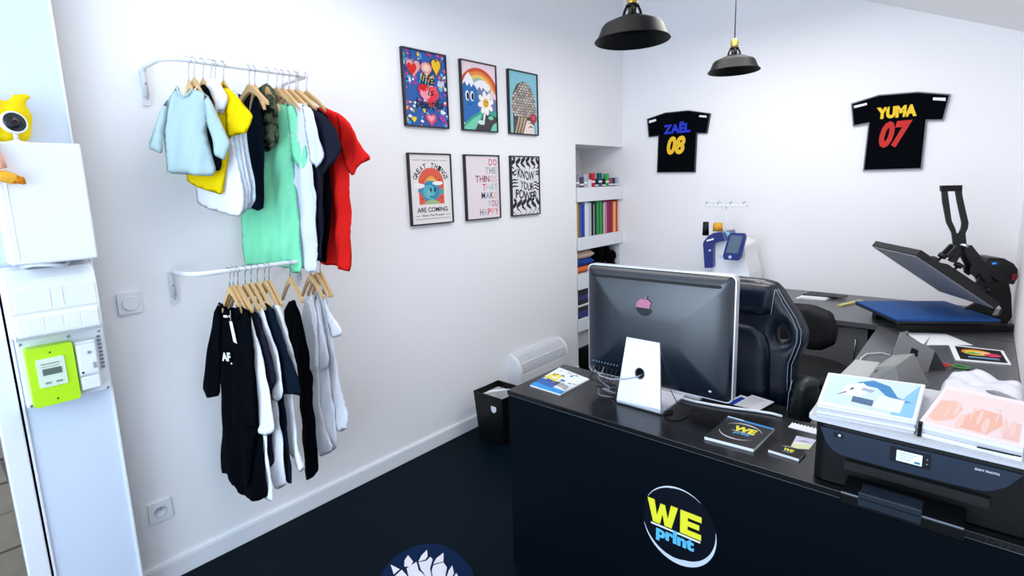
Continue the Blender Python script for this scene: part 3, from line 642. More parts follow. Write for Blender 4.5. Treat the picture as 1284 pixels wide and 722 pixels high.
lf.tube([(0.268, 0.160, 1.566), (0.270, 0.185, 1.572), (0.272, 0.205, 1.568), (0.273, 0.222, 1.561), (0.274, 0.236, 1.557)], [0.010, 0.015, 0.016, 0.015, 0.010], 12)
obj('foot', lf, fab('orange_yellow_plush', '#F6B23C', bump=0.5, bscale=300), toy, label='orange yellow foot')
tt = MB()
for k in range(3):
    tt.ball((0.276 + .002 * k, 0.220 + k * .009, 1.566 - k * .004), .008, .008, .009, n=8)
    tt.ball((0.280, 0.222 + k * .009, 1.555 - k * .002), .006, .007, .006, n=8)
obj('toes', tt, fab('brown_orange_plush', '#C97A1E', bump=0.5, bscale=300), toy, label='brown orange toes')

# ---------------------------------------------------------------- clothes rails
FABRICS = {
    'pale': fab('pale_aqua_jersey', '#B4CDCF'), 'black': fab('black_jersey', '#03050B'),
    'whiteL': fab('bright_white_jersey', '#ECEDF6'), 'yellow': fab('yellow_jersey', '#F4D40E'),
    'iceblue': fab('ice_white_jersey', '#D3E4F1'), 'navy': fab('navy_jersey', '#0B1826'),
    'camo': fab('camouflage_cotton', '#0F1512', hex2='#59624C', vscale=34), 'mint': fab('mint_jersey', '#86E2B4'),
    'lilac': fab('lilac_white_jersey', '#DCDDF2'), 'charcoal': fab('charcoal_jersey', '#1D1F2C'),
    'red': fab('red_jersey', '#D8201C'), 'white': fab('white_jersey', '#F4F5FB'),
    'greywhite': fab('grey_white_jersey', '#F0F0F6'),
}


def rail(name, z, label):
    x = 0.23
    r = thing(name, label, 'clothes rail', (0, 0.9, z))
    t = MB()
    ya, yb = 0.645, 1.150
    pts = [(0.012, ya, z - 0.10), (0.014, ya, z - 0.02), (0.022, ya, z - 0.004), (0.045, ya, z)]
    pts += [(x - 0.07, ya, z)] + [(x - 0.07 + 0.07 * math.sin(a), ya + 0.07 - 0.07 * math.cos(a), z) for a in [math.pi / 12 * k for k in range(1, 7)]]
    pts += [(x, yb - 0.025, z), (x - 0.006, yb - 0.008, z), (x - 0.025, yb, z)]
    pts += [(0.045, yb, z), (0.022, yb, z - 0.004), (0.014, yb, z - 0.02), (0.012, yb, z - 0.10)]
    t.tube(pts, 0.0088, 12)
    obj('rail_tube', t, WHITEM, r)
    for y in (ya, yb):
        p = obj('wall_bracket', MB().slab(rrect(y - 0.012, y + 0.012, z - 0.13, z - 0.005, 0.004), 0.0, 0.008, (), wall_left_frame(0, 0, 0)), WHITEM, r, 0.001)
        for dz in (-0.055, -0.108):
            obj('screw', MB().lathe([(0.004, 0), (0.004, 0.002), (0.0001, 0.003)], 10, wall_left_frame(0.02 if dz > -.1 else 0.0185, y, z + dz)), STEEL, p)
    return r


rail('clothes_rail', 1.955, 'white tubular clothes rail, the upper of the two on the wall')
rail('clothes_rail', 1.222, 'white tubular clothes rail, the lower of the two on the wall')

HN = [0]


def hanger(y, z, th, label, group, half=0.17, drop=0.065, neck=0.0, light=False):
    x = 0.23
    h = thing('clothes_hanger', label, 'hanger', (x, y, z), math.radians(th), group)
    M = ROOTM[h.name] @ frame((0, 0, 0), (1, 0, 0), (0, 0, 1), (0, -1, 0))
    hk = MB(M)
    R_ = 0.0125
    pts = [(R_ * math.cos(math.radians(a)), -0.0012 + R_ * math.sin(math.radians(a)) , 0) for a in range(200, -61, -20)]
    pts += [(0.004, -0.026, 0), (0.0, -0.040, 0), (0, -0.075 - neck, 0)]
    hk.tube(pts, 0.0018, 8)
    obj('hook', hk, STEEL, h)
    wb = MB(M)
    z0 = -0.070 - neck
    lo = max(-half, -(x - 0.02) / math.cos(math.radians(th)))
    top, bot = [], []
    for k in range(17):
        t = -1 + k / 8
        u = (half if t > 0 else -lo) * t
        a = abs(t)
        zz = z0 - drop * (a ** 1.25)
        th_ = 0.024 * (1 - a) + 0.013 * a
        if a < .15:
            th_ += .004
        top.append((u, zz + th_ * .5)); bot.append((u, zz - th_ * .5))
    wb.slab(bot + top[::-1], -0.006, 0.006)
    obj('shoulder_bar', wb, WOOD, h, 0.003)
    return h


def folds(seed, amp, L):
    r = random.Random(seed)
    ph = [r.uniform(0, 6.28) for _ in range(4)]
    lam = [r.uniform(.075, .11), r.uniform(.03, .045), r.uniform(.15, .2)]

    def f(u, v):
        k = min(1, v / (L * .6 + 1e-6))
        return amp * ((.25 + .75 * k) * math.sin(6.28 * (u + .05 * v) / lam[0] + ph[0]) + .35 * math.sin(6.28 * (u + .3 * v) / lam[1] + ph[1] + 2 * v) * (.4 + .6 * k)
                      + .35 * math.sin(6.28 * v / lam[2] + ph[2] + 9 * u))
    return f


def garment(key, name, label, group, T=0.006, amp=0.005, hang=True, wood_half=0.15, neck=0.0, cat='t-shirt'):
    g = DATA['G'][key]
    th = math.radians(g['th'])
    y0 = g['y']
    e = Vector((math.cos(th), math.sin(th), 0))
    n = Vector((math.sin(th), -math.cos(th), 0))
    M = frame((0.23, y0, 0), e, (0, 0, 1), n)
    m = FABRICS[g['mat']]
    zs = [p[1] for p in g['body']]
    L = max(zs) - min(zs)
    T = T * .5
    mb = MB()
    cushion(mb, g['body'], T, M, fold=folds(key, amp, L), edge=0.014, step=0.0125)
    o = obj(name, mb, m)
    tag(o, label, cat, group)
    for s, off in (('sleeve', T + 0.006), ('sleeve_r', T + 0.006)):
        if s in g:
            mb = MB()
            cushion(mb, g[s], T * .9, M, fold=folds(key + s, amp * .6, .25), edge=0.012, step=0.011, off=(off + .012) if key == 'mint' else off if key in ('pale', 'AF', 'camo') else off * .7)
            obj('sleeve', mb, m, o)
    if hang:
        hanger(y0, g['z'], g['th'], hang, 'wooden hangers on the upper rail' if g['z'] > 1.5 else 'wooden hangers on the lower rail', half=wood_half * (.62 if g['z'] > 1.5 and key not in ('navy', 'camo') else .42), neck=neck, drop=0.075 if g['z'] > 1.5 else 0.085)
    return o, M, m


UG, LG = 'children and adult clothes on the upper rail', 't-shirts on the lower rail'
HU = 'wooden hanger on the upper rail holding the %s'
HL = 'wooden hanger on the lower rail holding the %s'
pale, PM, pm = garment('pale', 'baby_sweatshirt', 'pale aqua baby sweatshirt, leftmost on the upper rail', UG, T=0.016, amp=0.004, hang=HU % 'pale aqua baby sweatshirt', wood_half=0.045, neck=0.01, cat='sweatshirt')
pts = [(p[0], p[1]) for p in DATA['G']['pale']['body'][0:5]]
obj('collar', MB().tube([(p[0], p[1] - .004, 0.014) for p in pts], 0.0035, 8, PM), pm, pale)
garment('babyblack', 'baby_shirt', 'black baby shirt between the aqua sweatshirt and the yellow t-shirt', UG, hang=HU % 'black baby top', wood_half=0.07, cat='shirt')
garment('babywhite', 'baby_shirt', 'small white baby shirt hanging in front of the yellow t-shirt', UG, T=0.008, hang=HU % 'small white baby top', wood_half=0.06, cat='shirt')
garment('yellow', 'yellow_tshirt', 'bright yellow small t-shirt on the upper rail', UG, hang=HU % 'yellow t-shirt', wood_half=0.08)
for k, nm in enumerate(('front one with the broadest face showing', 'second from the front with pale blue tint', 'third from the front', 'rearmost with pale blue tint')):
    garment('wb%d' % (k + 1), 'baby_bodysuit', 'white rounded baby bodysuit behind the yellow t-shirt, ' + nm, UG, T=0.005, amp=0.002,
            hang=(HU % ('white baby bodysuit next to the yellow t-shirt', '', 'third white baby bodysuit')[k]) if k in (0, 2) else None, wood_half=0.07, cat='bodysuit')
garment('navy', 'navy_shirt', 'dark navy small shirt between the white bodysuits and the camouflage shirt', UG, hang=HU % 'dark navy small top', wood_half=0.10, cat='shirt')
camo, CM, cm = garment('camo', 'camouflage_shirt', 'dark camouflage shirt with a round drooping sleeve', UG, T=0.014, hang=HU % 'camouflage top', wood_half=0.10, cat='shirt')
garment('mint', 'mint_tshirt', 'long mint green t-shirt on the upper rail', UG, T=0.008, amp=0.009, hang=HU % 'mint green t-shirt', wood_half=0.13)
garment('white', 'lilac_white_tshirt', 'lilac white adult t-shirt between the mint and black ones', UG, T=0.007, amp=0.008, hang=HU % 'lilac white t-shirt', wood_half=0.15)
garment('black', 'charcoal_tshirt', 'charcoal t-shirt with raised sleeve next to the red one', UG, T=0.007, amp=0.007, hang=HU % 'charcoal t-shirt', wood_half=0.17)
garment('black2', 'black_tshirt', 'plain black t-shirt squeezed between the charcoal and red ones', UG, T=0.009, amp=0.004, hang=HU % 'black t-shirt beside the red one', wood_half=0.17)
garment('red', 'red_tshirt', 'bright red t-shirt, rightmost on the upper rail', UG, T=0.008, amp=0.009, hang=HU % 'red t-shirt', wood_half=0.17)
for y, th, nm in ((0.92, 8, 'left of the navy shirt'), (1.10, 9, 'between the black and charcoal t-shirts')):
    hanger(y, 1.955, th, 'bare wooden hanger on the upper rail ' + nm, 'wooden hangers on the upper rail', half=0.10)

af, AM, am = garment('AF', 'long_black_tshirt', 'long black t-shirt with small white letters AF, leftmost on the lower rail', LG, T=0.009, amp=0.006, hang=HL % 'black shirt with AF letters', wood_half=0.10)
t = MB()
add_text(t, 'AF', -0.058, -0.020, 0.878, 0.912, 0.0165, bold=0.04, M=AM)
add_text(t, '.', -0.022, -0.015, 0.866, 0.873, 0.0165, bold=0.04, M=AM)
obj('print', t, PAPER, af, label='white letters AF')
obj('collar', MB().tube([(p[0], p[1], 0.012) for p in DATA['G']['AF']['body'][1:7]], 0.004, 8, AM), am, af)
obj('size_label', MB().box(-0.03, -0.004, 1.048, 1.056, 0.012, 0.015, AM), PAPER, af)
obj('price_tag', MB().slab([(0.006, 0.957), (0.020, 0.950), (0.010, 1.035), (-0.002, 1.035)], 0.020, 0.0212, (), AM).tube([(0.004, 1.035, .0206), (0.002, 1.075, .014)], 0.0008, 5, AM), mat('tag_cream', '#F3E9E2', 0.7), af, label='cream price tag')
garment('bl2', 'black_tshirt', 'black t-shirt hanging lowest, just behind the AF one', LG, T=0.007, amp=0.006, hang=HL % 'second black t-shirt', wood_half=0.12)
garment('w3', 'white_tshirt', 'white t-shirt with long sleeve right behind the black pair', LG, T=0.007, amp=0.006, hang=HL % 'white t-shirt behind the black pair')
garment('c4', 'charcoal_tshirt', 'charcoal t-shirt between two white ones on the lower rail', LG, T=0.008, hang=HL % 'charcoal t-shirt')
garment('w5', 'white_tshirt', 'white t-shirt between the charcoal and navy ones', LG, T=0.008, amp=0.006, hang=HL % 'white t-shirt next to the charcoal one')
garment('n6', 'navy_tshirt', 'navy t-shirt with broad sleeve in the middle of the lower rail', LG, T=0.009, amp=0.005, hang=HL % 'navy t-shirt')
garment('w7', 'white_tshirt', 'white t-shirt seen as a thin strip right of the navy one', LG, T=0.008, amp=0.005, hang=HL % 'thin strip of white t-shirt')
hanger(0.915, 1.222, 12, 'wooden hanger on the lower rail between the white and black shirts', 'wooden hangers on the lower rail', half=0.06, drop=.085)
garment('b8', 'black_tshirt', 'black t-shirt hanging alone in the gap of the lower rail', LG, T=0.007, amp=0.006, hang=HL % 'lone black t-shirt')
garment('w9', 'white_tshirt', 'white t-shirt, first of the three at the right end of the lower rail', LG, T=0.009, amp=0.005, hang=HL % 'first white t-shirt of the right end')
garment('w10', 'white_tshirt', 'white t-shirt with pointed sleeve, middle of the three at the right end', LG, T=0.007, amp=0.006, hang=HL % 'white t-shirt with pointed sleeve')
garment('w11', 'white_tshirt', 'greyish white t-shirt, last on the right of the lower rail', LG, T=0.007, amp=0.007, hang=HL % 'last greyish white t-shirt')

# ---------------------------------------------------------------- posters
PFRAME = mat('black_frame', '#0C0E12', 0.4)


def col_(name, h, rough=0.6):
    return mat('ink_' + h.lstrip('#').lower(), h, rough, spec=0.25)


class Art:
    """flat print made of layered coloured shapes, s across 0..1 and t up 0..1"""

    def __init__(self, root, y0, y1, z0, z1, bg):
        self.root, self.b = root, (y0, y1, z0, z1)
        self.mb = MB(wall_left_frame(0, 0, 0))
        self.mats = []
        self.z = 0.0135
        self.poly([(0, 0), (1, 0), (1, 1), (0, 1)], bg)

    def m(self, h):
        q = col_('', h)
        if q not in self.mats:
            self.mats.append(q)
        return self.mats.index(q)

    def p(self, s, t):
        y0, y1, z0, z1 = self.b
        return (y0 + s * (y1 - y0), z0 + t * (z1 - z0))

    def up(self):
        self.z += 0.00002

    def poly(self, pts, h, clip=True):
        if clip:
            pts = [(min(1, max(0, s)), min(1, max(0, t))) for s, t in pts]
        self.mb.cur = self.m(h)
        self.up()
        self.mb.flat([self.p(*q) for q in pts], self.z)

    def text(self, s, x0, x1, y0, y1, h, bold=0.0, shear=0.0, warp=None):
        self.mb.cur = self.m(h)
        self.up()
        a, b = self.p(x0, y0), self.p(x1, y1)
        if warp:
            def w(v):
                y0_, y1_, z0_, z1_ = self.b
                q = self.p(*warp((v[0] - y0_) / (y1_ - y0_), (v[1] - z0_) / (z1_ - z0_)))
                return (q[0], q[1], v[2])
        else:
            w = None
        add_text(self.mb, s, a[0], b[0], a[1], b[1], self.z, bold, shear, warp=w)

    def done(self):
        return obj('print', self.mb, self.mats, self.root)


def poster(y0, y1, z0, z1, label, bg):
    r = thing('framed_poster', label, 'poster', (0, (y0 + y1) / 2, (z0 + z1) / 2), group='framed posters on the left wall')
    f = MB().slab([(y0, z0), (y1, z0), (y1, z1), (y0, z1)], 0.0, 0.020, [[(y0 + .007, z0 + .007), (y1 - .007, z0 + .007), (y1 - .007, z1 - .007), (y0 + .007, z1 - .007)]], wall_left_frame(0, 0, 0))
    obj('frame', f, PFRAME, r, 0.001)
    obj('backing', MB().slab([(y0 + .006, z0 + .006), (y1 - .006, z0 + .006), (y1 - .006, z1 - .006), (y0 + .006, z1 - .006)], 0.002, 0.0132, (), wall_left_frame(0, 0, 0)), PAPER, r)
    return Art(r, y0 + .007, y1 - .007, z0 + .007, z1 - .007, bg)


def heart(cx, cy, w, h, n=26):
    out = []
    for k in range(n):
        a = 2 * math.pi * k / n
        x = 16 * math.sin(a) ** 3 / 16
        y = (13 * math.cos(a) - 5 * math.cos(2 * a) - 2 * math.cos(3 * a) - math.cos(4 * a)) / 15
        out.append((cx + x * w / 2, cy + y * h / 2))
    return out


Y1, Y2, Y3 = (1.797, 2.099), (2.206, 2.503), (2.612, 2.904)
ZT, ZB = (1.822, 2.215), (1.300, 1.686)

# graffiti hearts
a = poster(*Y1, *ZT, 'top left framed poster of graffiti hearts on blue with black script', '#2E5FA8')
r = random.Random(11)
cols = ['#7B3F9E', '#3FA9D8', '#E9EEF6', '#D84C8A', '#1F3F8C', '#F3C93C', '#B23A8A', '#5BC0D0', '#E8637A', '#8F5AB8', '#2C4FA0', '#F1F1F5']
for k in range(190):
    cx, cy = r.random(), r.random()
    rx, ry = r.uniform(.015, .06), r.uniform(.012, .045)
    n = 9
    a.poly([(cx + rx * r.uniform(.6, 1.1) * math.cos(6.283 * q / n), cy + ry * r.uniform(.6, 1.1) * math.sin(6.283 * q / n)) for q in range(n)], r.choice(cols))
a.poly(heart(.22, .77, .32, .24), '#E9A0A0'); a.poly(heart(.18, .75, .22, .19), '#D8261E')
a.poly(heart(.76, .83, .26, .27), '#5A3C14'); a.poly(heart(.76, .83, .22, .23), '#F2C52A')
a.poly(ellipse(.52, .79, .13, .075), '#F0A08C'); a.poly(ellipse(.52, .79, .08, .045), '#F7D2C2')
for i in range(14):
    s = .36 + i * .024
    a.poly([(s, .60), (s + .024, .60), (s + .024, .70 + .02 * math.sin(i)), (s, .70)], ['#3FA9D8', '#F2D23A', '#5CC27A', '#E98A3A', '#E24A5A'][i % 5])
a.poly(ellipse(.45, .50, .14, .07), '#D8261E'); a.poly(ellipse(.62, .45, .17, .10), '#F0555A'); a.poly([(.28, .50), (.80, .46), (.62, .24)], '#E8384A')
a.poly(heart(.47, .42, .26, .17), '#F59AA6'); a.poly(heart(.42, .51, .14, .09), '#C81E24')
a.poly(heart(.58, .10, .26, .18), '#E8536A'); a.poly(heart(.58, .11, .16, .10), '#F6A7B0')
a.poly(heart(.86, .60, .16, .12), '#C9D6EA'); a.poly(heart(.17, .08, .12, .09), '#F2D23A'); a.poly(heart(.85, .12, .16, .11), '#9A4AA8')
a.text('life', .36, .70, .56, .71, '#181A20', .01, .3); a.text('is', .52, .68, .42, .52, '#181A20', .01, .3); a.text('beautiful', .22, .92, .24, .38, '#181A20', .01, .3)
a.done()

# rainbow mountain
a = poster(*Y2, *ZT, 'top middle framed poster of a rainbow, snowy mountains and a daisy', '#F3D9E2')
for rr, h in ((.60, '#D9532E'), (.53, '#EE8A4A'), (.46, '#F5C56A'), (.39, '#9DBFA8'), (.32, '#8A9AB0')):
    a.poly(ellipse(.48, .50, rr, rr * .72, 40, 0, 180), h)
a.poly(ellipse(.48, .50, .25, .18, 40, 0, 180), '#F3D9E2')
for cx, cy, w_ in ((.58, .70, .16), (.46, .68, .10), (.72, .66, .10)):
    a.poly(ellipse(cx, cy, w_, .06), '#F7F1F5')
a.poly([(.38, .35), (.38, .64), (.44, .60), (.50, .66), (.56, .60), (.62, .65), (.70, .60), (.85, .52), (1, .50), (1, .2), (.38, .2)], '#6F7FA8')
a.poly([(.80, .52), (.88, .64), (1, .56), (1, .48), (.92, .50), (.86, .46)], '#EBD6DE')
a.poly([(0, .1), (0, .66), (.20, .82), (.42, .62), (.52, .20), (.4, .1)], '#2F6FB4')
a.poly([(0, .66), (.10, .78), (.20, .85), (.30, .76), (.38, .66), (.32, .68), (.27, .63), (.22, .69), (.15, .64), (.08, .70), (0, .64)], '#F4F2F6')
for cx in (.145, .285):
    a.poly(ellipse(cx, .50, .055, .075), '#F4F2F6'); a.poly(ellipse(cx + .012, .495, .035, .055), '#15181F')
a.poly(crescent(.22, .44, .10, .07, .004, .012, .004, 200, 340), '#173A6A')
a.poly([(0, 0), (0, .06), (.25, .20), (.55, .30), (.8, .27), (1, .33), (1, 0)], '#3FA58E')
a.poly([(0, 0), (0, .02), (.3, .17), (.55, .26), (.45, .10), (.3, 0)], '#79CDB0')
a.poly([(.35, 0), (.42, .10), (.66, .26), (.86, .24), (1, .22), (1, .04), (.9, 0)], '#4A4048')
a.poly([(.80, 0), (.88, .10), (1, .14), (1, 0)], '#79CDB0')
a.poly([(.56, .10), (.62, .28), (.60, .44), (.64, .44), (.68, .28), (.60, .08)], '#E9EFE4')
a.poly(ellipse(.53, .12, .10, .035), '#CFE9D8'); a.poly(ellipse(.82, .20, .08, .03), '#79CDB0')
for k in range(8):
    t = 2 * math.pi * k / 8 + .2
    cx, cy = .68 + .15 * math.cos(t), .42 + .115 * math.sin(t)
    a.poly([(cx + .095 * math.cos(q) * math.cos(t) - .055 * math.sin(q) * math.sin(t), cy + (.095 * math.cos(q) * math.sin(t) + .055 * math.sin(q) * math.cos(t)) * .76) for q in [k2 * .5236 for k2 in range(12)]], '#F8F4EE')
a.poly(ellipse(.68, .42, .09, .068), '#F0B63A')
for dx in (-.03, .03):
    a.poly(ellipse(.68 + dx, .435, .012, .016, 12), '#2A1E14')
a.poly(crescent(.68, .42, .05, .04, .002, .010, .002, 200, 340, 10), '#2A1E14')
a.done()

# flower haired woman
a = poster(*Y3, *ZT, 'top right framed poster of a woman with a dome of flower hair on pale blue', '#8CC7D6')
a.poly([(.12, 0), (.12, .30), (.08, .45), (.14, .66), (.28, .80), (.50, .86), (.74, .80), (.90, .64), (.95, .42), (.88, .22), (.92, 0)], '#5B5048')
r = random.Random(5)
for j in range(13):
    for i in range(9):
        s = .10 + i * .105 + (j % 2) * .05; t = .30 + j * .043
        if ((s - .52) / .43) ** 2 + ((t - .44) / .41) ** 2 < 1:
            a.poly([(s + .045 * math.cos(q), t + .024 * math.sin(q) * (1 if k % 2 else .7)) for k, q in enumerate([x * .785 for x in range(8)])], r.choice(['#D9CFC6', '#C9BEB4', '#E3DAD0', '#B5A89C']))
            a.poly(ellipse(s, t, .014, .008, 8), '#4A3F38')
for k in range(6):
    x = .16 + k * .055
    a.poly([(x, 0), (x + .03, 0), (x + .18, .26), (x + .15, .28)], ['#D8C7B4', '#A08468'][k % 2])
a.poly([(.46, 0), (.52, .10), (.60, .22), (.70, .22), (.86, .14), (.88, 0)], '#EBDCD4')
a.poly([(.62, .10), (.74, .14), (.86, .10), (.74, .115)], '#3A302C')
a.poly([(.60, .18), (.74, .19), (.82, .165), (.72, .175)], '#4A3F38')
a.poly(ellipse(.84, .27, .13, .08), '#A33A44'); a.poly(ellipse(.84, .28, .07, .045), '#C85560')
a.done()

# great things are coming
a = poster(*Y1, *ZB, 'bottom left framed poster of a blue globe in an orange arch with curved lettering', '#EDE7E6')
K = '#20232A'
a.poly([(.08, .915), (.26, .915), (.26, .92), (.08, .92)], K); a.poly([(.74, .915), (.92, .915), (.92, .92), (.74, .92)], K)
a.text('Keep Your Head Up', .30, .70, .90, .93, K)
word = 'GREAT THINGS'
for k, ch in enumerate(word):
    if ch == ' ':
        continue
    ang = math.radians(168 - 156 * k / (len(word) - 1))
    cx, cy = .50 + .38 * math.cos(ang), .625 + .21 * math.sin(ang)
    ca, sa = math.cos(ang - math.pi / 2), math.sin(ang - math.pi / 2)

    def wp(s, t, cx=cx, cy=cy, ca=ca, sa=sa):
        u, v = (s - .5), (t - .5) * 1.35
        return (cx + u * ca - v * sa, cy + (u * sa + v * ca) / 1.35)
    a.text(ch, .465, .535, .465, .545, K, .02, 0, wp)
a.poly([(.19, .28), (.81, .28), (.81, .58)] + ellipse(.50, .60, .31, .21, 20, 0, 180) + [(.19, .58)], '#E0604A')
a.poly(ellipse(.50, .50, .19, .19, 20, 0, 180), '#EFA34A'); a.poly(ellipse(.50, .50, .15, .15, 20, 0, 180), '#F1C86A')
a.poly(ellipse(.48, .47, .23, .155), '#3C8FB4'); a.poly(ellipse(.44, .46, .15, .10), '#5CB6CC')
a.poly([(.36, .44), (.46, .50), (.48, .40), (.40, .36)], '#79C7C0'); a.poly(ellipse(.22, .48, .05, .03), '#3C8FB4'); a.poly(ellipse(.76, .46, .05, .05), '#4FA39A')
a.poly(ellipse(.20, .55, .14, .035), '#F4F2F2'); a.poly(ellipse(.16, .57, .07, .03), '#F4F2F2'); a.poly(ellipse(.66, .585, .13, .03), '#F4F2F2')
for cx in (.48, .58):
    a.poly(ellipse(cx, .49, .022, .035, 14), K)
a.poly(crescent(.50, .44, .10, .06, .003, .014, .003, 200, 330, 12), K)
a.poly([(.28, .30), (.50, .36), (.72, .30), (.62, .28), (.36, .28)], '#9FBF8A')
for cx, cy in ((.62, .67), (.70, .63), (.27, .36), (.74, .37)):
    a.poly([(cx, cy + .022), (cx + .008, cy), (cx, cy - .022), (cx - .008, cy)], K); a.poly([(cx - .02, cy), (cx, cy + .006), (cx + .02, cy), (cx, cy - .006)], K)
a.text('ARE COMING', .13, .88, .165, .235, K, .02)
a.text('Enjoy The Process', .24, .78, .095, .135, K, .01, .3)
for x0, x1 in ((.08, .20), (.82, .93)):
    a.poly([(x0, .112), (x1, .112), (x1, .117), (x0, .117)], K)
a.poly([(.08, .065), (.93, .065), (.93, .070), (.08, .070)], K)
a.done()

# do the things
a = poster(*Y2, *ZB, 'bottom middle framed poster with right-aligned coloured capital words on pale pink', '#EADFE4')
words = [('DO', .70, ['#D8607A', '#C8586E']), ('THE', .58, ['#A8B8B0', '#7A8A98', '#A8B8B0']), ('THINGS', .28, ['#8C2A4A', '#B0324E', '#8C2A4A', '#6A3A4A', '#E0A8B8', '#D8C0CC']),
         ('THAT', .48, ['#E0405E', '#B8CAD0', '#9AB0B8', '#A8B8B0']), ('MAKE', .44, ['#4A4A54', '#7A94A0', '#5A5058', '#E3CBB8']), ('YOU', .63, ['#B0A8C0', '#C0506E', '#B8607A']),
         ('HAPPY', .38, ['#6A707E', '#A8C0C0', '#E0506A', '#F0A89A', '#D8405E'])]
for k, (wd, x0, cs) in enumerate(words):
    t1 = .955 - k * .134
    ws = [0.35 if c_ == 'I' else 1.0 for c_ in wd]
    tot = sum(ws) + .18 * (len(wd) - 1)
    s = x0
    u = (.95 - x0) / tot
    for c_, w_, h in zip(wd, ws, cs):
        a.text(c_, s, s + u * w_, t1 - .105, t1, h, .015)
        s += u * (w_ + .18)
a.done()

# know your power
a = poster(*Y3, *ZB, 'bottom right framed poster of black and white wavy stripes around warped words', '#E4E2E6')
K = '#26262C'


def ribbon(pts, w):
    l, rr = [], []
    for i, p in enumerate(pts):
        q0, q1 = pts[max(0, i - 1)], pts[min(len(pts) - 1, i + 1)]
        dx, dy = q1[0] - q0[0], q1[1] - q0[1]
        n_ = math.hypot(dx, dy) or 1
        ww = w * (.65 + .5 * math.sin(i * .7))
        l.append((p[0] - dy / n_ * ww, p[1] + dx / n_ * ww)); rr.append((p[0] + dy / n_ * ww, p[1] - dx / n_ * ww))
    return l + rr[::-1]


for k in range(6):
    s = .06 + k * .185
    a.poly(ribbon([(s + .07 * math.sin(t * 1.15 + k * .7), 1.0 - t * .034) for t in range(7)], .034), K)
    a.poly(ribbon([(s + .08 * math.sin(t * .95 + k * .8), .275 - t * .035) for t in range(9)], .036), K)
for t0 in (.765, .72):
    a.poly(ribbon([(-.02 + k * .05, t0 + .03 * math.sin(k * 1.1 + t0 * 20)) for k in range(5)], .013), K)
    a.poly(ribbon([(.88 + k * .05, t0 - .03 + .02 * math.sin(k * 1.1)) for k in range(4)], .013), K)
for t0 in (.57, .52, .46):
    a.poly(ribbon([(-.02 + k * .05, t0 + .025 * k * .5 + .02 * math.sin(k)) for k in range(6)], .012), K)
    a.poly(ribbon([(.80 + k * .05, t0 - .02 + .02 * math.sin(k * 1.3)) for k in range(5)], .012), K)
for wd, t0, t1, x0, x1 in (('KNOW', .62, .78, .22, .84), ('YOUR', .44, .58, .30, .80), ('POWER', .26, .42, .14, .92)):
    a.text(wd, x0, x1, t0, t1, K, .02, 0, lambda s, t: (s + .015 * math.sin(t * 40), t + .03 * math.sin(s * 7)))
a.done()


# ---------------------------------------------------------------- mini jerseys on the back wall
def jersey(outl, patches, label, fh, texts):
    q = DATA[outl]
    cx = sum(p[0] for p in q) / len(q); cz = sum(p[1] for p in q) / len(q)
    j = thing('jersey_plaque', label, 'wall decoration', (cx, BY, cz), group='small jersey plaques on the back wall')
    F_ = facing_frame(0, BY, 0)
    q = q[::-1]
    inner = []
    n = len(q)
    for i in range(n):
        p0, p1, p2 = Vector(q[i - 1]), Vector(q[i]), Vector(q[(i + 1) % n])
        d1 = (p1 - p0).normalized(); d2 = (p2 - p1).normalized()
        n1 = Vector((-d1.y, d1.x)); n2 = Vector((-d2.y, d2.x))
        b_ = (n1 + n2)
        b_ = b_ / max(b_.length_squared, 1e-6) * 2
        inner.append(tuple(p1 + b_ * 0.5 * 0.013 * 1.0))
    if not pip(inner[0], q):
        inner = [tuple(Vector(a_) * 2 - Vector(b_)) for a_, b_ in zip(q, inner)]
    obj('frame', MB().slab(q, 0, 0.018, (inner,), F_), mat('jersey_frame_' + fh.strip('#'), fh, 0.45), j, 0.001)
    obj('jersey', MB().slab(inner, 0, 0.015, (), F_), FABRICS['black'], j)
    pp = DATA[patches]
    for k in (0, 4):
        a_ = pp[k:k + 4]
        obj('sleeve_patch', MB().slab(a_, 0.015, 0.0158, (), F_), PAPER, j, label='white patch')
    for s, x0, x1, z0, z1, h, bold, shear, warp in texts:
        m = MB()
        add_text(m, s, x0, x1, z0, z1, 0.0158, bold, shear, F_, warp)
        obj('lettering', m, col_('', h), j)


jersey('zael', 'zael_p', 'smaller black jersey plaque with blue name above yellow 08', '#2A2C30',
       [('ZAËL', .368, .585, 1.855, 1.94, '#2236C8', .05, 0, None), ('08', .397, .548, 1.695, 1.835, '#F3C12C', .05, .2, None)])
jersey('yuma', 'yuma_p', 'larger black jersey plaque with yellow name above red 07', '#6B6C72',
       [('YUMA', 1.762, 1.962, 1.827, 1.897, '#F3C92C', .07, 0, None), ('07', 1.785, 1.945, 1.652, 1.81, '#C92A22', .05, .25, None)])


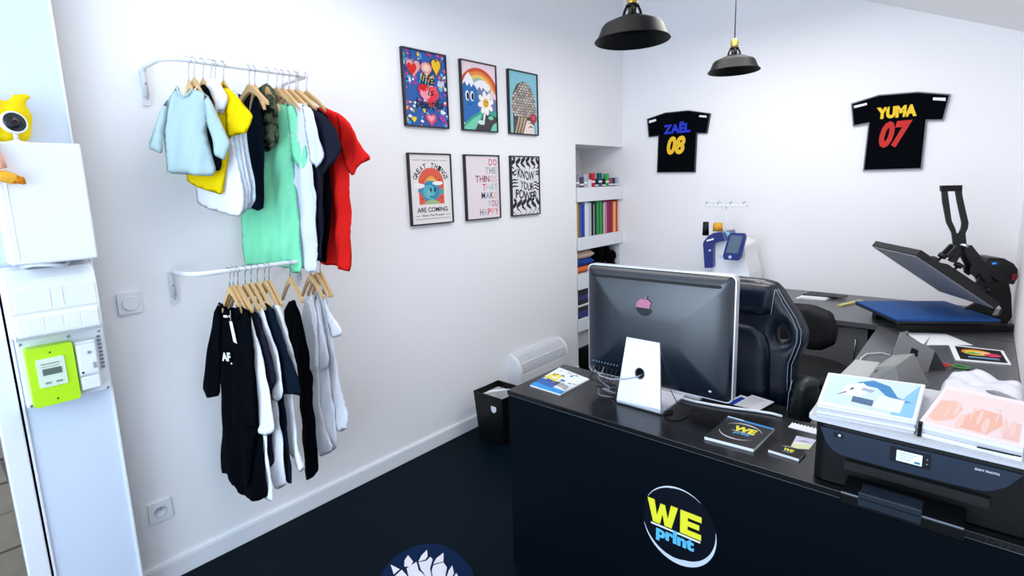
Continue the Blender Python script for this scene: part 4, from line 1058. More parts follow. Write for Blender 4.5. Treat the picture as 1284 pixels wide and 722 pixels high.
# ---------------------------------------------------------------- pendants
def pendant(x, y, z, r, label):
    p = thing('pendant_lamp', label, 'lamp', (x, y, z), group='black industrial pendant lamps')
    M = Matrix.Translation((x, y, z))
    s = r / 0.13
    prof = [(0.130, 0), (0.1325, 0.002), (0.131, 0.005), (0.120, 0.016), (0.106, 0.050), (0.098, 0.058), (0.060, 0.074), (0.035, 0.082), (0.030, 0.086), (0.0295, 0.083), (0.033, 0.079), (0.058, 0.071), (0.095, 0.055), (0.103, 0.047), (0.117, 0.014), (0.128, 0.002)]
    sp = MB(M)
    sp.lathe([(a_ * s, b_ * s) for a_, b_ in prof], 48, closed=True)
    obj('lamp_shade', sp, BLACKM, p)
    cg = MB(M)
    for k in range(4):
        a_ = math.pi / 2 * k + .5
        cg.tube([(0.031 * s * math.cos(a_), 0.031 * s * math.sin(a_), 0.083 * s), (0.027 * s * math.cos(a_), 0.027 * s * math.sin(a_), 0.100 * s), (0.017 * s * math.cos(a_), 0.017 * s * math.sin(a_), 0.122 * s)], 0.0048 * s, 8)
    cg.lathe([(0.017 * s, 0.114 * s), (0.019 * s, 0.117 * s), (0.019 * s, 0.124 * s), (0.0001, 0.126 * s)], 24)
    obj('cage', cg, BLACKM, p)
    so = MB(M)
    so.lathe([(0.0001, .122 * s), (0.017 * s, 0.122 * s), (0.018 * s, 0.128 * s), (0.018 * s, 0.160 * s), (0.010 * s, 0.165 * s), (0.005, 0.170 * s)], 24)
    for k in range(3):
        so.lathe([(0.019 * s, (0.132 + k * .01) * s), (0.019 * s, (0.136 + k * .01) * s)], 24)
    obj('socket', so, BRASS, p)
    obj('bulb_holder', MB(M).lathe([(0.014 * s, 0.060 * s), (0.016 * s, 0.120 * s)], 20), BLACKP, p)
    zc = roof(x)
    obj('cord', MB().tube([(x, y, z + 0.165 * s), (x, y, (z + zc) / 2), (x, y, zc - 0.01)], 0.0028, 8), BLACKP, p)
    obj('ceiling_rose', MB().lathe([(0.05, zc - 0.045), (0.045, zc - .05), (0.0001, zc - .052)], 28, Matrix.Translation((x, y, 0))).lathe([(0.05, zc - 0.045), (0.05, zc + 0.015)], 28, Matrix.Translation((x, y, 0))), BLACKM, p)


pendant(1.320, 1.80, 1.990, 0.130, 'black metal pendant lamp, the nearer and larger looking one')
pendant(1.256, 3.00, 2.052, 0.128, 'black pendant lamp with brass socket in front of the back wall')

# ---------------------------------------------------------------- shelf in the alcove
SH = thing('shelf_unit', 'white open shelf unit with raised front lips in the alcove', 'shelf', (-0.18, 3.71, 0))
SY0, SY1, SX = 3.375, 4.048, -0.395
for z in (0.30, 0.66, 0.985, 1.365):
    pass
lips = [(1.358, 1.466), (0.988, 1.086), (0.680, 0.802), (0.345, 0.445)]
for z0, z1 in lips:
    s_ = obj('shelf_board', MB().box(SX, -0.004, SY0, SY1, z0 + 0.0, z0 + 0.016), WHITEP, SH, 0.001)
    obj('front_lip', MB().box(-0.014, 0.004, SY0, SY1, z0, z1), WHITEP, s_, 0.002)
for y in (SY0, SY1 - .016):
    obj('side_panel', MB().box(SX, -0.015, y, y + 0.016, 0, 1.40), WHITEP, SH, 0.001)
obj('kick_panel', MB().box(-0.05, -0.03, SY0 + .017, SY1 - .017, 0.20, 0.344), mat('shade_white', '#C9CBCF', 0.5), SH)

RY0 = 3.40
rolls = [(3.440, '#8E8A9E', .19, 'lilac grey'), (3.500, '#4A4858', .17, 'dark banded'), (3.550, '#B9B2C8', .19, 'pale lilac'), (3.608, '#D9D7DF', .15, 'off white'), (3.660, '#C22438', .20, 'red'), (3.712, '#1F2530', .155, 'black'),
         (3.765, '#1E5C66', .20, 'teal'), (3.817, '#101418', .155, 'jet black'), (3.868, '#38A850', .195, 'green'), (3.920, '#A04A70', .16, 'rose striped'), (3.968, '#2A3A5A', .16, 'navy striped'), (4.012, '#A9ABB4', .16, 'grey')]
for y, h, hh, nm in rolls:
    t = thing('ribbon_roll', nm + ' roll standing on the top shelf of the alcove', 'roll', (-0.05, y, 1.375), group='rolls on the top alcove shelf')
    M = Matrix.Translation((-0.05, y, 1.3745))
    obj('roll_body', MB(M).lathe([(0.0001, 0), (0.022, 0), (0.023, 0.003), (0.023, hh - .003), (0.022, hh), (0.009, hh), (0.009, hh - .01), (0.0001, hh - .01)], 20), col_('', h), t)
    obj('band', MB(M).lathe([(0.0234, hh * .62), (0.0234, hh * .70)], 20), PAPER, t)

fold = [(3.409, 3.434, '#C9A95A', 0, 'tan'), (3.437, 3.452, '#15181E', 0, 'black'), (3.455, 3.512, '#2A52B8', 0, 'royal blue'), (3.516, 3.563, '#E6E9F2', 0, 'wide white'), (3.568, 3.606, '#DADDE6', 0, 'narrow white'),
        (3.612, 3.680, '#18242C', 0, 'charcoal'), (3.685, 3.766, '#2F9E4C', 0, 'green'), (3.770, 3.790, '#1F5A38', 0, 'dark green'), (3.793, 3.820, '#E6C8D4', 0, 'white and pink'), (3.823, 3.842, '#C23A80', 0, 'magenta'),
        (3.846, 3.934, '#A32050', 0, 'crimson'), (3.938, 3.985, '#F0A830', 0, 'orange'), (3.989, 4.006, '#D8362A', 0, 'red'), (4.009, 4.024, '#F0A0A8', 0, 'pink')]
for k, (y0, y1, h, _, nm) in enumerate(fold):
    z0 = 1.0042
    zz = 1.352 - (k % 3) * .006
    t = thing('vinyl_folder', nm + ' upright folder on the second alcove shelf', 'folder', (-0.15, (y0 + y1) / 2, z0), group='coloured folders on the second alcove shelf')
    obj('cover', MB().box(-0.27, -0.025, y0, y1, z0, zz), col_('', h), t, 0.003)
    obj('spine_line', MB().box(-0.0252, -0.0238, y0 + (y1 - y0) * .42, y0 + (y1 - y0) * .5, z0 + .01, zz - .01), PAPER if k % 2 else BLACKP, t)

zf = 0.6965
for nm, h, dz in (('white', '#E8E9EE', .10), ('orange', '#E87A4A', .052), ('blue', '#2A4A9E', .055), ('beige', '#D9BFA8', .065)):
    mb = MB()
    cushion(mb, rrect(3.400, 3.672, -0.30, -0.03, .02), dz * .48, frame((0, 0, zf + dz / 2), (0, 1, 0), (-1, 0, 0), (0, 0, 1)).copy() @ Matrix.Scale(-1, 4, (0, 1, 0)), step=.03, edge=.03)
    tag(obj('folded_fabric', mb, fab('fabric_' + nm, h), kind=None), nm + ' folded fabric in the stack on the third alcove shelf', 'fabric', 'folded fabrics on the third alcove shelf')
    zf += dz
fur = MB()
r = random.Random(4)
for k in range(60):
    fur.ball((r.uniform(-.26, -.05), r.uniform(3.75, 3.985), .725 + r.uniform(0, .21)), r.uniform(.03, .05), n=6)
fo = obj('fur_bundle', fur, fab('black_fur', '#050506', bump=1.0, bscale=200))
tag(fo, 'fluffy black bundle beside the folded fabrics on the alcove shelf', 'bundle')
rm = fo.modifiers.new('remesh', 'REMESH'); rm.mode = 'VOXEL'; rm.voxel_size = 0.009
dm = fo.modifiers.new('displace', 'DISPLACE'); tx = bpy.data.textures.new('fur_noise', 'CLOUDS'); tx.noise_scale = 0.02; dm.texture = tx; dm.strength = 0.02
for k, (z0, z1, nm) in enumerate(((0.362, .535, 'lower'), (0.5495, .66, 'upper'))):
    for i in range(3):
        y0 = 3.40 + i * .205
        t = thing('storage_box', 'black box with %s pattern, %s row on the fourth alcove shelf' % (('violet', 'grey', 'olive')[i], nm), 'box', (-.15, y0 + .1, z0), group='black boxes on the fourth alcove shelf')
        obj('box_body', MB().box(-0.30, -0.028, y0, y0 + .195, z0, z1), mat('box_black', '#12141F', 0.5), t, .003)
        obj('pattern', MB().box(-0.0278, -0.0268, y0 + .02, y0 + .175, z0 + .04, z1 - .04), mat('box_pattern' + str(i), '#191B28', 0.5, hex2=('#4A3FA8', '#5A5F6A', '#6A6A30')[i], vscale=60), t)
obj('divider_board', MB().box(-0.36, -0.02, SY0 + .017, SY1 - .017, 0.5355, 0.549), WHITEP, SH, 0.001)
t = thing('floor_crate', 'black crate at the bottom of the alcove under the shelves', 'crate', (-.2, 3.7, 0))
cr = MB().box(-.33, -.04, 3.41, 4.0, 0, .015).box(-.33, -.04, 3.41, 3.42, 0, .17).box(-.33, -.04, 3.99, 4.0, 0, .17).box(-.33, -.32, 3.41, 4.0, 0, .17).box(-.05, -.04, 3.41, 4.0, 0, .17)
obj('crate_body', cr, BLACKP, t)
obj('crate_lid', MB().box(-.335, -.035, 3.405, 4.005, .1705, .19), BLACKP, t, .003)

# ---------------------------------------------------------------- heater and bin
ht = thing('wall_heater', 'white electric convector heater with slotted top on the left wall behind the desk', 'heater', (0.05, 2.82, 0.08))
HP = [(0.0, 0.06), (0.085, 0.06), (0.095, 0.075), (0.098, 0.20)]
obj('heater_body', MB().slab(HP + [(0.098, 0.255), (0.0, 0.255)], -3.10, -2.55, (), frame((0, 0, 0), (1, 0, 0), (0, 0, 1), (0, -1, 0))), WHITEM, ht, 0.004)
arc = [(0.098 * math.cos(a_) , 0.255 + 0.125 * math.sin(a_)) for a_ in [math.pi / 2 * k / 8 for k in range(9)]]
for y0 in (2.55, 3.078):
    obj('end_cap', MB().slab([(0, .255)] + arc, -y0 - .022, -y0, (), FY), WHITEM, ht, 0.002)
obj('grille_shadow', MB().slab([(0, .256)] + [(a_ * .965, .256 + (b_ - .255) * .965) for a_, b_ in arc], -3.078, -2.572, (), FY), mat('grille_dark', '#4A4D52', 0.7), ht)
gs = MB()
for k in range(32):
    y = 2.574 + k * 0.0158
    lo = arc
    vs = []
    gs.slab([(a_, b_) for a_, b_ in arc] + [(a_ * .972, .255 + (b_ - .255) * .972) for a_, b_ in arc[::-1]], -y - .0085, -y, (), FY)
obj('grille_slats', gs, WHITEM, ht, kind='stuff')
for i in (3, 6):
    a_, b_ = arc[i]
    obj('grille_bar', MB().box(a_ - .004, a_ + .003, 2.572, 3.078, b_ - .004, b_ + .003), WHITEM, ht)

bn = thing('waste_bin', 'black tapered waste bin with round handle hole beside the desk', 'bin', (0.2, 2.2, 0))


def taper(mb, x0, x1, y0, y1, z0, z1, g, t):
    vs = []
    for (z, e_) in ((z0, 0), (z1, g)):
        vs += [(x0 - e_, y0 - e_, z), (x1 + e_, y0 - e_, z), (x1 + e_, y1 + e_, z), (x0 - e_, y1 + e_, z)]
    for (z, e_) in ((z0 + t, -t), (z1, g - t)):
        vs += [(x0 - e_, y0 - e_, z), (x1 + e_, y0 - e_, z), (x1 + e_, y1 + e_, z), (x0 - e_, y1 + e_, z)]
    fs = [(3, 2, 1, 0)]
    for i in range(4):
        j = (i + 1) % 4
        fs += [(i, j, 4 + j, 4 + i), (8 + j, 8 + i, 12 + i, 12 + j), (4 + i, 4 + j, 12 + j, 12 + i)]
    fs.append((8, 9, 10, 11))
    mb.add(vs, fs)


m = MB(); taper(m, .125, .320, 2.125, 2.305, 0, .295, .018, .004)
obj('bin_body', m, BLACKP, bn)
m = MB(); m.tube([(.109, 2.109, .296), (.336, 2.109, .296), (.336, 2.321, .296), (.109, 2.321, .296)], .004, 6, closed=True)
obj('rim', m, BLACKP, bn)
m = MB(); taper(m, .130, .315, 2.130, 2.300, .02, .262, .013, .003)
obj('bin_liner', m, mat('liner_white', '#D9DADC', 0.6), bn, label='white liner')
Fb = frame((0.265, 2.1120, 0.225), (1, 0, 0), (0, 0.06, 1), (0, -1, 0.06))
obj('handle_hole', MB(Fb).slab(ellipse(0, 0, .021, .026, 24), 0.0, 0.0022), mat('liner_white', '#D9DADC', 0.6), bn, label='round hole showing the white liner')
m = MB(); m.tube([(.150, 2.115, .262), (.20, 2.15, .300), (.245, 2.20, .304), (.27, 2.26, .296)], [.004, .006, .006, .004], 8)
obj('crumpled_liner_edge', m, PAPER, bn)

# ---------------------------------------------------------------- door mat
dmt = thing('floor_mat', 'dark blue mat with a white clawed hand design on the floor', 'mat', (0.78, 1.08, 0))
obj('mat_body', MB().slab(smooth_poly(smooth_poly([(.635, 1.06), (.70, .985), (.78, .94), (.87, .935), (.95, 1.0), (1.0, 1.1), (.985, 1.22), (.92, 1.285), (.82, 1.315), (.735, 1.32), (.665, 1.295), (.62, 1.24), (.605, 1.15)])), 0, .010), fab('mat_blue', '#152C52', bump=1.0, bscale=500, vary=.4, vscale=60), dmt, .003)
mm = MB()
for q in DATA['mat']:
    A_ = sum(q[i][0] * q[(i + 1) % len(q)][1] - q[(i + 1) % len(q)][0] * q[i][1] for i in range(len(q)))
    mm.slab(q if A_ > 0 else q[::-1], .0105, .0125)
mm.slab([(.72, 1.06), (.80, 1.08), (.90, 1.12), (.90, 1.00), (.84, .92), (.74, .93), (.70, 1.0)], .0105, .0125)
obj('claw_design', mm, fab('mat_white', '#E9E6EE', bump=.6, bscale=500), dmt, label='white clawed hand design')

# ---------------------------------------------------------------- reception desk
DX0, DX1, DY0, DY1, DZ = 0.990, 2.440, 1.440, 1.812, 0.725
dk = thing('reception_desk', 'black reception desk with a round shop logo on its front panel', 'desk', (1.7, 1.62, 0))
obj('desk_top', MB().box(DX0, DX1, DY0, DY1, 0.707, DZ), DESKTOP, dk, 0.0015)
obj('front_panel', MB().box(DX0 + .002, DX1, DY0 + .004, DY0 + .022, 0.0, 0.7035), DESK, dk, 0.001)
obj('edge_highlight', MB().box(DX0 + .004, DX1, DY0 + .0065, DY0 + .020, 0.7035, 0.7065), mat('highlight_grey', '#A4ACB4', 0.35), dk, label='thin grey painted highlight under the top')  # pale strip stands in for the highlight along the top's lower edge
obj('side_panel', MB().box(DX0 + .002, DX0 + .020, DY0 + .022, DY1 - .005, 0.0, 0.7065), DESK, dk, 0.001)
obj('side_panel', MB().box(DX1 - .020, DX1 - .002, DY0 + .022, DY1 - .005, 0.0, 0.7065), DESK, dk, 0.001)
obj('pull_out_shelf', MB().box(1.35, 1.93, DY0 + .06, 2.03, 0.655, 0.672), DESKTOP, dk, 0.001)
for x in (1.345, 1.925):
    obj('shelf_runner', MB().box(x, x + .012, DY0 + .05, DY1 - .03, 0.640, 0.7065), BLACKM, dk)
LF = facing_frame(0, DY0 + .004, 0)
lcx, lcz = 1.682, 0.448
disc = obj('logo_disc', MB().slab(ellipse(lcx, lcz, .118, .128, 48), 0, .0012, (), LF), mat('logo_navy', '#040B18', 0.3), dk, label='round logo disc')
lm = MB()
lm.flat(crescent(lcx, lcz, .118, .128, .001, .006, .001, 55, 150), .0016, LF)
lm.flat(crescent(lcx, lcz, .118, .128, .001, .020, .001, 195, 372, 40), .0016, LF)
obj('logo_swoosh', lm, mat('logo_silver', '#D4DEEA', 0.4), disc)
lm = MB()
wz0, wz1 = .4315, .508
W_ = [(0, 1), (.24, 1), (.33, .36), (.45, .92), (.60, .92), (.70, .36), (.80, 1), (1.03, 1), (.83, 0), (.60, 0), (.525, .48), (.44, 0), (.20, 0)]
E_ = [(0, 0), (1, 0), (1, .24), (.36, .24), (.36, .40), (.90, .40), (.90, .62), (.36, .62), (.36, .76), (1, .76), (1, 1), (0, 1)]
w2 = [(1.5795 + s * .098, wz0 + t * (wz1 - wz0)) for s, t in W_]
e2_ = [(1.6885 + s * .066, wz0 + t * (wz1 - wz0)) for s, t in E_]
lm.slab(w2, .0016, .0026, (), LF)
lm.slab(e2_, .0016, .0026, (), LF)
obj('logo_letters', lm, mat('logo_yellow', '#F4EE2C', 0.5), disc, label='yellow capital letters WE')
obj('logo_bar', MB().slab([(1.592, .4215), (1.752, .4215), (1.752, .4275), (1.592, .4275)], .0016, .0022, (), LF), PAPER, disc)
lm = MB()
add_text(lm, 'print', 1.610, 1.734, .3725, .424, .0028, .05, 0, LF)
lm.flat(ellipse(1.6735, .4215, .0075, .0085, 16), .0030, LF)
obj('logo_small_letters', lm, mat('logo_blue', '#5CC0F2', 0.5), disc, label='light blue lower case word print')

# worktops
wt = thing('side_worktop', 'long dark grey worktop along the right wall behind the desk', 'worktop', (2.2, 2.9, 0))
obj('top', MB().box(1.945, RX - .002, DY1 + .003, 3.278, 0.69, 0.718).box(1.945, RX - .002, 3.281, BY - .003, 0.69, 0.718), WORKTOP, wt, 0.001)
for y in (2.02, 3.20):
    obj('gable', MB().box(1.99, RX - .01, y, y + .018, 0, 0.689), DESK, wt)
obj('joint_strip', MB().box(1.9455, RX - .003, 3.2785, 3.2808, 0.69, 0.7184), BLACKM, wt)
wb_ = thing('back_worktop', 'dark grey worktop along the back wall carrying the embroidery machine', 'worktop', (1.3, 3.7, 0))
obj('top', MB().box(0.62, 1.942, 3.29, BY - .003, 0.69, 0.718), WORKTOP, wb_, 0.001)
for k, x in enumerate((0.64, 1.22, 1.90)):
    obj('gable', MB().box(x, x + .018, 3.33, BY - .03, 0, 0.689), DESK, wb_)
for k in range(2):
    x0, x1 = ((.662, 1.216), (1.242, 1.896))[k]
    dr = obj('cabinet_front', MB().box(x0, x1, 3.315, 3.331, 0.04, 0.68), mat('cabinet_grey', '#6A6A6D', 0.4), wb_, 0.001)
    obj('handle', MB().tube([(x1 - .05, 3.315, .50), (x1 - .05, 3.295, .50), (x1 - .05, 3.295, .62), (x1 - .05, 3.315, .62)], .004, 8), STEEL, dr)

# ---------------------------------------------------------------- all in one computer
im = thing('desktop_computer', 'large black-backed all-in-one computer seen from behind on the desk', 'computer', (1.487, 1.66, DZ))
X0, X1, Z0, Z1 = 1.2175, 1.7575, 0.788, 1.205
IF = facing_frame(0, 1.662, 0)
ring = rrect(X0, X1, Z0, Z1, .020)
obj('aluminium_frame', MB().slab(ring, -.028, 0, (), IF), mat('frame_alu', '#D9DCE2', 0.3, metal=.6), im, .003)
mb = MB()
rings = []
for k in range(22):
    d_ = .172 * (k / 21) ** 1.6
    rings.append([(p[0], p[1], .042 * math.sqrt(max(0, 1 - (1 - d_ / .172) ** 2)) + .0003) for p in rrect(X0 + .004 + d_, X1 - .004 - d_, Z0 + .004 + d_, Z1 - .004 - d_, max(.017 - d_ * .05, .008), 5)])
nr_ = len(rings[0])
mb.add([p for rg in rings for p in rg], [(a_ * nr_ + i, a_ * nr_ + (i + 1) % nr_, (a_ + 1) * nr_ + (i + 1) % nr_, (a_ + 1) * nr_ + i) for a_ in range(21) for i in range(nr_)] + [tuple(21 * nr_ + i for i in range(nr_))], IF, True)
obj('back_shell', mb, mat('black_satin_shell', '#02101F', 0.27, spec=1.0), im)
obj('screen', MB().slab(rrect(X0 + .012, X1 - .012, Z0 + .09, Z1 - .012, .003), -.030, -.0281, (), IF), mat('screen_off', '#101318', 0.1), im)
vf = facing_frame(0, 1.662 - .0245, 0)
obj('vent_slot', MB().slab(rrect(1.252, 1.720, 1.164, 1.173, .003), 0, .0035, (), vf), mat('slot_black', '#010102', 0.6), im)
ap = []
for k in range(36):
    t = 2 * math.pi * k / 36
    rr = 1.0 - .10 * math.exp(-((t - math.pi / 2) / .25) ** 2) - .07 * math.exp(-((t - 3 * math.pi / 2) / .22) ** 2)
    x = rr * math.cos(t) * (1 - .07 * (math.sin(t) < 0) * -math.sin(t))
    y = rr * math.sin(t)
    ap.append((x, y * .98))
ap = [p for p in ap if (p[0] - 1.14) ** 2 + (p[1] - .12) ** 2 > .48 ** 2 or p[0] < 0]
bite = [(1.14 + .48 * math.cos(math.radians(a_)), .12 + .48 * math.sin(math.radians(a_))) for a_ in range(122, 241, 10)]
i0 = max(i for i, p in enumerate(ap) if p[0] > 0 and p[1] < 0 and i > 18)
ap = ap[:i0 + 1] + bite[::-1] + ap[i0 + 1:] if ap[i0][0] > 0 else ap
cxa, cza, ra = 1.4695, 1.077, .031
apw = [(cxa + p[0] * ra, cza + p[1] * ra) for p in ap]


def clip_below(poly, y, keep_low=True):
    out = []
    n = len(poly)
    for i in range(n):
        p, q = poly[i], poly[(i + 1) % n]
        ip = (p[1] <= y) == keep_low; iq = (q[1] <= y) == keep_low
        if ip:
            out.append(p)
        if ip != iq:
            t = (y - p[1]) / (q[1] - p[1])
            out.append((p[0] + (q[0] - p[0]) * t, y))
    return out


lf_ = facing_frame(0, 1.662 - .0420, 0)
up_ = clip_below(apw, cza - .002, False)
lo_ = clip_below(apw, cza - .002, True)
leafp = [(cxa + .001, cza + .029), (cxa + .002, cza + .035), (cxa + .009, cza + .040), (cxa + .009, cza + .034), (cxa + .004, cza + .029)]
lg_ = obj('logo', MB().slab(up_, 0, .0015, (), lf_).slab(leafp, 0, .0015, (), lf_), mat('logo_pink', '#B9728C', 0.3), im, label='apple-shaped logo, pink upper half')
obj('logo_lower', MB().slab(lo_, 0, .0015, (), lf_), mat('logo_dark', '#05070B', 0.2), lg_, label='black lower half')
pf_ = facing_frame(0, 1.662 - .0250, 0)
pm_ = MB()
for k in range(9):
    x = 1.258 + k * .0125
    pm_.slab(ellipse(x, .845, .0022, .0022, 8), 0, .006, (), pf_)
obj('port_marks', pm_, mat('mark_grey', '#9AA3B0', 0.5), im, kind='stuff')
for k in range(6):
    x = 1.262 + k * .018
    obj('port', MB().slab(rrect(x, x + .011, .822, .836, .002), 0, .0015, (), pf_), BLACKP, im)
obj('lock_slot', MB().slab(rrect(1.690, 1.699, .823, .829, .002), 0, .0012, (), pf_), mat('mark_white', '#D5DBE5', 0.4), im)
ALU = mat('stand_aluminium', '#DDE0EA', 0.35, metal=.35)
base = Vector((1.470, 1.583, .742)); topv = Vector((1.4645, 1.628, .985))
Yd = (topv - base).normalized(); Xd = Vector((1, 0, 0)); Xd = (Xd - Yd * Xd.dot(Yd)).normalized(); Zd = Xd.cross(Yd)
SF = frame(base, Xd, Yd, Zd)
H_ = (topv - base).length
st_ = obj('stand', MB().slab([(-.083, 0), (.083, 0), (.060, H_), (-.060, H_)], -.004, .004, [ellipse(-.002, .107, .0185, .0195, 28)], SF), ALU, im, .001)
cvp = [(1.5793, .742), (1.579, .736), (1.581, .7305), (1.586, .7268), (1.594, .7255), (1.775, .7255), (1.775, .7325), (1.596, .7330), (1.5905, .734), (1.588, .738), (1.5872, .742)]
obj('stand_foot', MB().slab(cvp, 1.387, 1.553, (), frame((0, 0, 0), (0, 1, 0), (0, 0, 1), (1, 0, 0))), ALU, st_)
obj('hole_rim', MB(SF).tube([(p[0], p[1], 0.0042) for p in ellipse(-.002, .107, .0187, .0197, 28)], .0013, 6, closed=True), STEEL, st_)
obj('hinge', MB().box(1.43, 1.50, 1.628, 1.664, .93, .975), ALU, st_)

cd = thing('cable_tangle', 'tangle of thin dark cables hanging behind the computer left of its stand', 'cables', (1.33, 1.63, DZ))
r = random.Random(9)
for k in range(6):
    x = 1.266 + k * .018
    p_ = [(x, 1.632, .828), (x + .005, 1.612, .815), (x + r.uniform(-.02, .02), 1.60 + r.uniform(-.02, .02), .785)]
    for q_ in range(5):
        p_.append((1.30 + r.uniform(-.05, .06) + q_ * .008, 1.63 + r.uniform(-.03, .03), .765 - q_ * .008 + r.uniform(-.004, .004)))
    p_.append((1.375 - k * .004, 1.60 + k * .012, .7285))
    sp = []
    for i in range(len(p_) - 1):
        a_, b_ = Vector(p_[i]), Vector(p_[i + 1])
        p0 = Vector(p_[max(0, i - 1)]); p3 = Vector(p_[min(len(p_) - 1, i + 2)])
        for t in (0, .25, .5, .75):
            sp.append(tuple(.5 * ((2 * a_) + (b_ - p0) * t + (2 * p0 - 5 * a_ + 4 * b_ - p3) * t * t + (3 * a_ - p0 - 3 * b_ + p3) * t ** 3)))
    sp.append(p_[-1])
    obj('cable', MB().tube(sp, .0014 if k % 2 else .0018, 6), mat('cable_dark', '#14161C', 0.5) if k != 2 else mat('cable_grey', '#8A8F98', 0.5), cd)
cc = MB().tube([(1.262, 1.630, .812), (1.30, 1.610, .800), (1.36, 1.585, .808), (1.42, 1.580, .822), (1.462, 1.588, .838), (1.47, 1.62, .842)], .0022, 8)
obj('power_cable', cc, mat('cable_silver', '#A9ADB8', 0.4), cd, label='silver cable into the stand hole')
c2 = thing('black_cable', 'thin black cable trailing from behind the computer stand across the desk', 'cable', (1.58, 1.66, DZ))
obj('cable', MB().tube([(1.50, 1.74, .80), (1.53, 1.70, .775), (1.57, 1.665, .750), (1.60, 1.68, .738), (1.615, 1.70, .729), (1.628, 1.64, .7275), (1.622, 1.585, .7272), (1.60, 1.562, .7272), (1.575, 1.57, .7272)], .0016, 8), BLACKP, c2)
obj('plug', MB().tube([(1.56, 1.60, .7315), (1.575, 1.625, .7315)], .005, 10), BLACKP, c2)
kb = thing('white_keyboard', 'slim white keyboard half hidden behind the computer', 'keyboard', (1.50, 1.78, DZ))
obj('keyboard_body', MB().rbox(1.30, 1.605, 1.776, 1.808, .7255, .7385, .006), WHITEP, kb, .002)
kk = MB()
for i in range(20):
    kk.box(1.308 + i * .0146, 1.320 + i * .0146, 1.786, 1.797, .7385, .7405)
obj('keys', kk, TRIM, kb, kind='stuff')
wc = thing('white_cable', 'thick white cable lying along the back edge of the desk', 'cord', (1.7, 1.78, DZ))
obj('cord', MB().tube([(1.44, 1.768, .7305), (1.53, 1.750, .7305), (1.60, 1.748, .7305), (1.66, 1.756, .7305), (1.73, 1.772, .7305), (1.79, 1.792, .7305), (1.84, 1.802, .7305), (1.87, 1.800, .7300)], .0045, 8), WHITEP, wc)

# ---------------------------------------------------------------- papers on the desk
def sheet(mb, pts, z0, z1):
    A_ = sum(pts[i][0] * pts[(i + 1) % len(pts)][1] - pts[(i + 1) % len(pts)][0] * pts[i][1] for i in range(len(pts)))
    mb.slab(pts if A_ > 0 else pts[::-1], z0, z1)


def bil(q, s, t):
    a_, b_, c_, d_ = [Vector(p) for p in q]
    p = a_ * (1 - s) * (1 - t) + b_ * s * (1 - t) + c_ * s * t + d_ * (1 - s) * t
    return (p.x, p.y)


def printed(root, name, q, z, shapes, texts=()):
    """coloured shapes printed on a lying sheet; s runs along q0-q1, t along q0-q3"""
    mb = MB(); ms = []
    zz = z
    for h, pts in shapes:
        m_ = col_('', h)
        if m_ not in ms:
            ms.append(m_)
        mb.cur = ms.index(m_)
        zz += .00006
        mb.flat([bil(q, *p) for p in pts], zz)
    for s, x0, x1, y0, y1, h, bold in texts:
        m_ = col_('', h)
        if m_ not in ms:
            ms.append(m_)
        mb.cur = ms.index(m_)
        zz += .00006

        def wv(v, zz=zz):
            p = bil(q, v[0], v[1])
            return (p[0], p[1], zz)
        add_text(mb, s, x0, x1, y0, y1, 0, bold, warp=wv)
    return obj(name, mb, ms, root)


q = [(1.036, 1.523), (1.186, 1.517), (1.186, 1.712), (1.010, 1.752)]
mg = thing('magazine', 'colourful magazine at the left end of the desk', 'magazine', (1.1, 1.63, DZ))
m = MB(); sheet(m, q, .7255, .7315); obj('pages', m, PAPER, mg, .0008)
r = random.Random(21)
sh = [('#DCE3EA', [(0, 0), (1, 0), (1, 1), (0, 1)]), ('#2F8FD0', [(0, 0), (1, 0), (1, .16), (0, .20)]), ('#3A5FA8', [(0, .16), (.6, .13), (.55, .42), (0, .48)]), ('#E3D24A', [(.02, .46), (.42, .42), (.40, .70), (.10, .74)]),
      ('#4A4A52', [(.45, .30), (.95, .22), (.92, .38), (.5, .50)])]
for k in range(26):
    s, t = r.uniform(.02, .85), r.uniform(.22, .9)
    w_, h_ = r.uniform(.04, .16), r.uniform(.02, .07)
    sh.append((r.choice(['#2A2D36', '#5A6B8A', '#E9ECEF', '#8A7A5A', '#2E5FA0', '#C9C2B0', '#3D3F47', '#F0F0F2']), [(s, t), (min(.98, s + w_), t + .01), (min(.98, s + w_ * .9), t + h_), (s + .01, t + h_)]))
for k in range(5):
    sh.append(('#F2F3F5', [(.60, .25 + k * .05), (.95, .24 + k * .05), (.95, .26 + k * .05), (.60, .27 + k * .05)]))
printed(mg, 'cover_print', q, .7316, sh)

q = [(1.732, 1.503), (1.871, 1.512), (1.879, 1.683), (1.737, 1.689)]
br = thing('brochure_stack', 'stack of dark square brochures with the oval logo on the desk', 'brochures', (1.8, 1.6, DZ))
m = MB(); sheet(m, q, .7255, .7345); obj('pages', m, PAPER, br, .0005)
lw = ellipse(.5, .52, .40, .33, 30)
printed(br, 'cover_print', q, .7346, [('#2E2E30', [(0, 0), (1, 0), (1, .93), (0, .93)]), ('#3A86C8', [(0, .93), (1, .93), (1, 1), (0, 1)]), ('#E9EEF2', [(.0, .97), (.35, .97), (.35, 1), (0, 1)]),
        ('#D9D9DE', crescent(.5, .52, .42, .34, .002, .035, .002, 20, 150)), ('#D9D9DE', crescent(.5, .52, .42, .34, .002, .035, .002, 195, 320)),
        ('#E9EAEC', [(.33, .50), (.78, .50), (.78, .515), (.33, .515)])],
        [('WE', .32, .78, .52, .72, '#E6DF3A', .05), ('print', .40, .72, .38, .49, '#4FA8DC', .03)])
q = [(1.903, 1.537), (1.983, 1.533), (1.988, 1.588), (1.912, 1.600)]
bc = thing('business_card_stack', 'small stack of black business cards with the yellow logo', 'cards', (1.945, 1.565, DZ))
m = MB(); sheet(m, q, .7255, .7330); obj('cards', m, PAPER, bc)
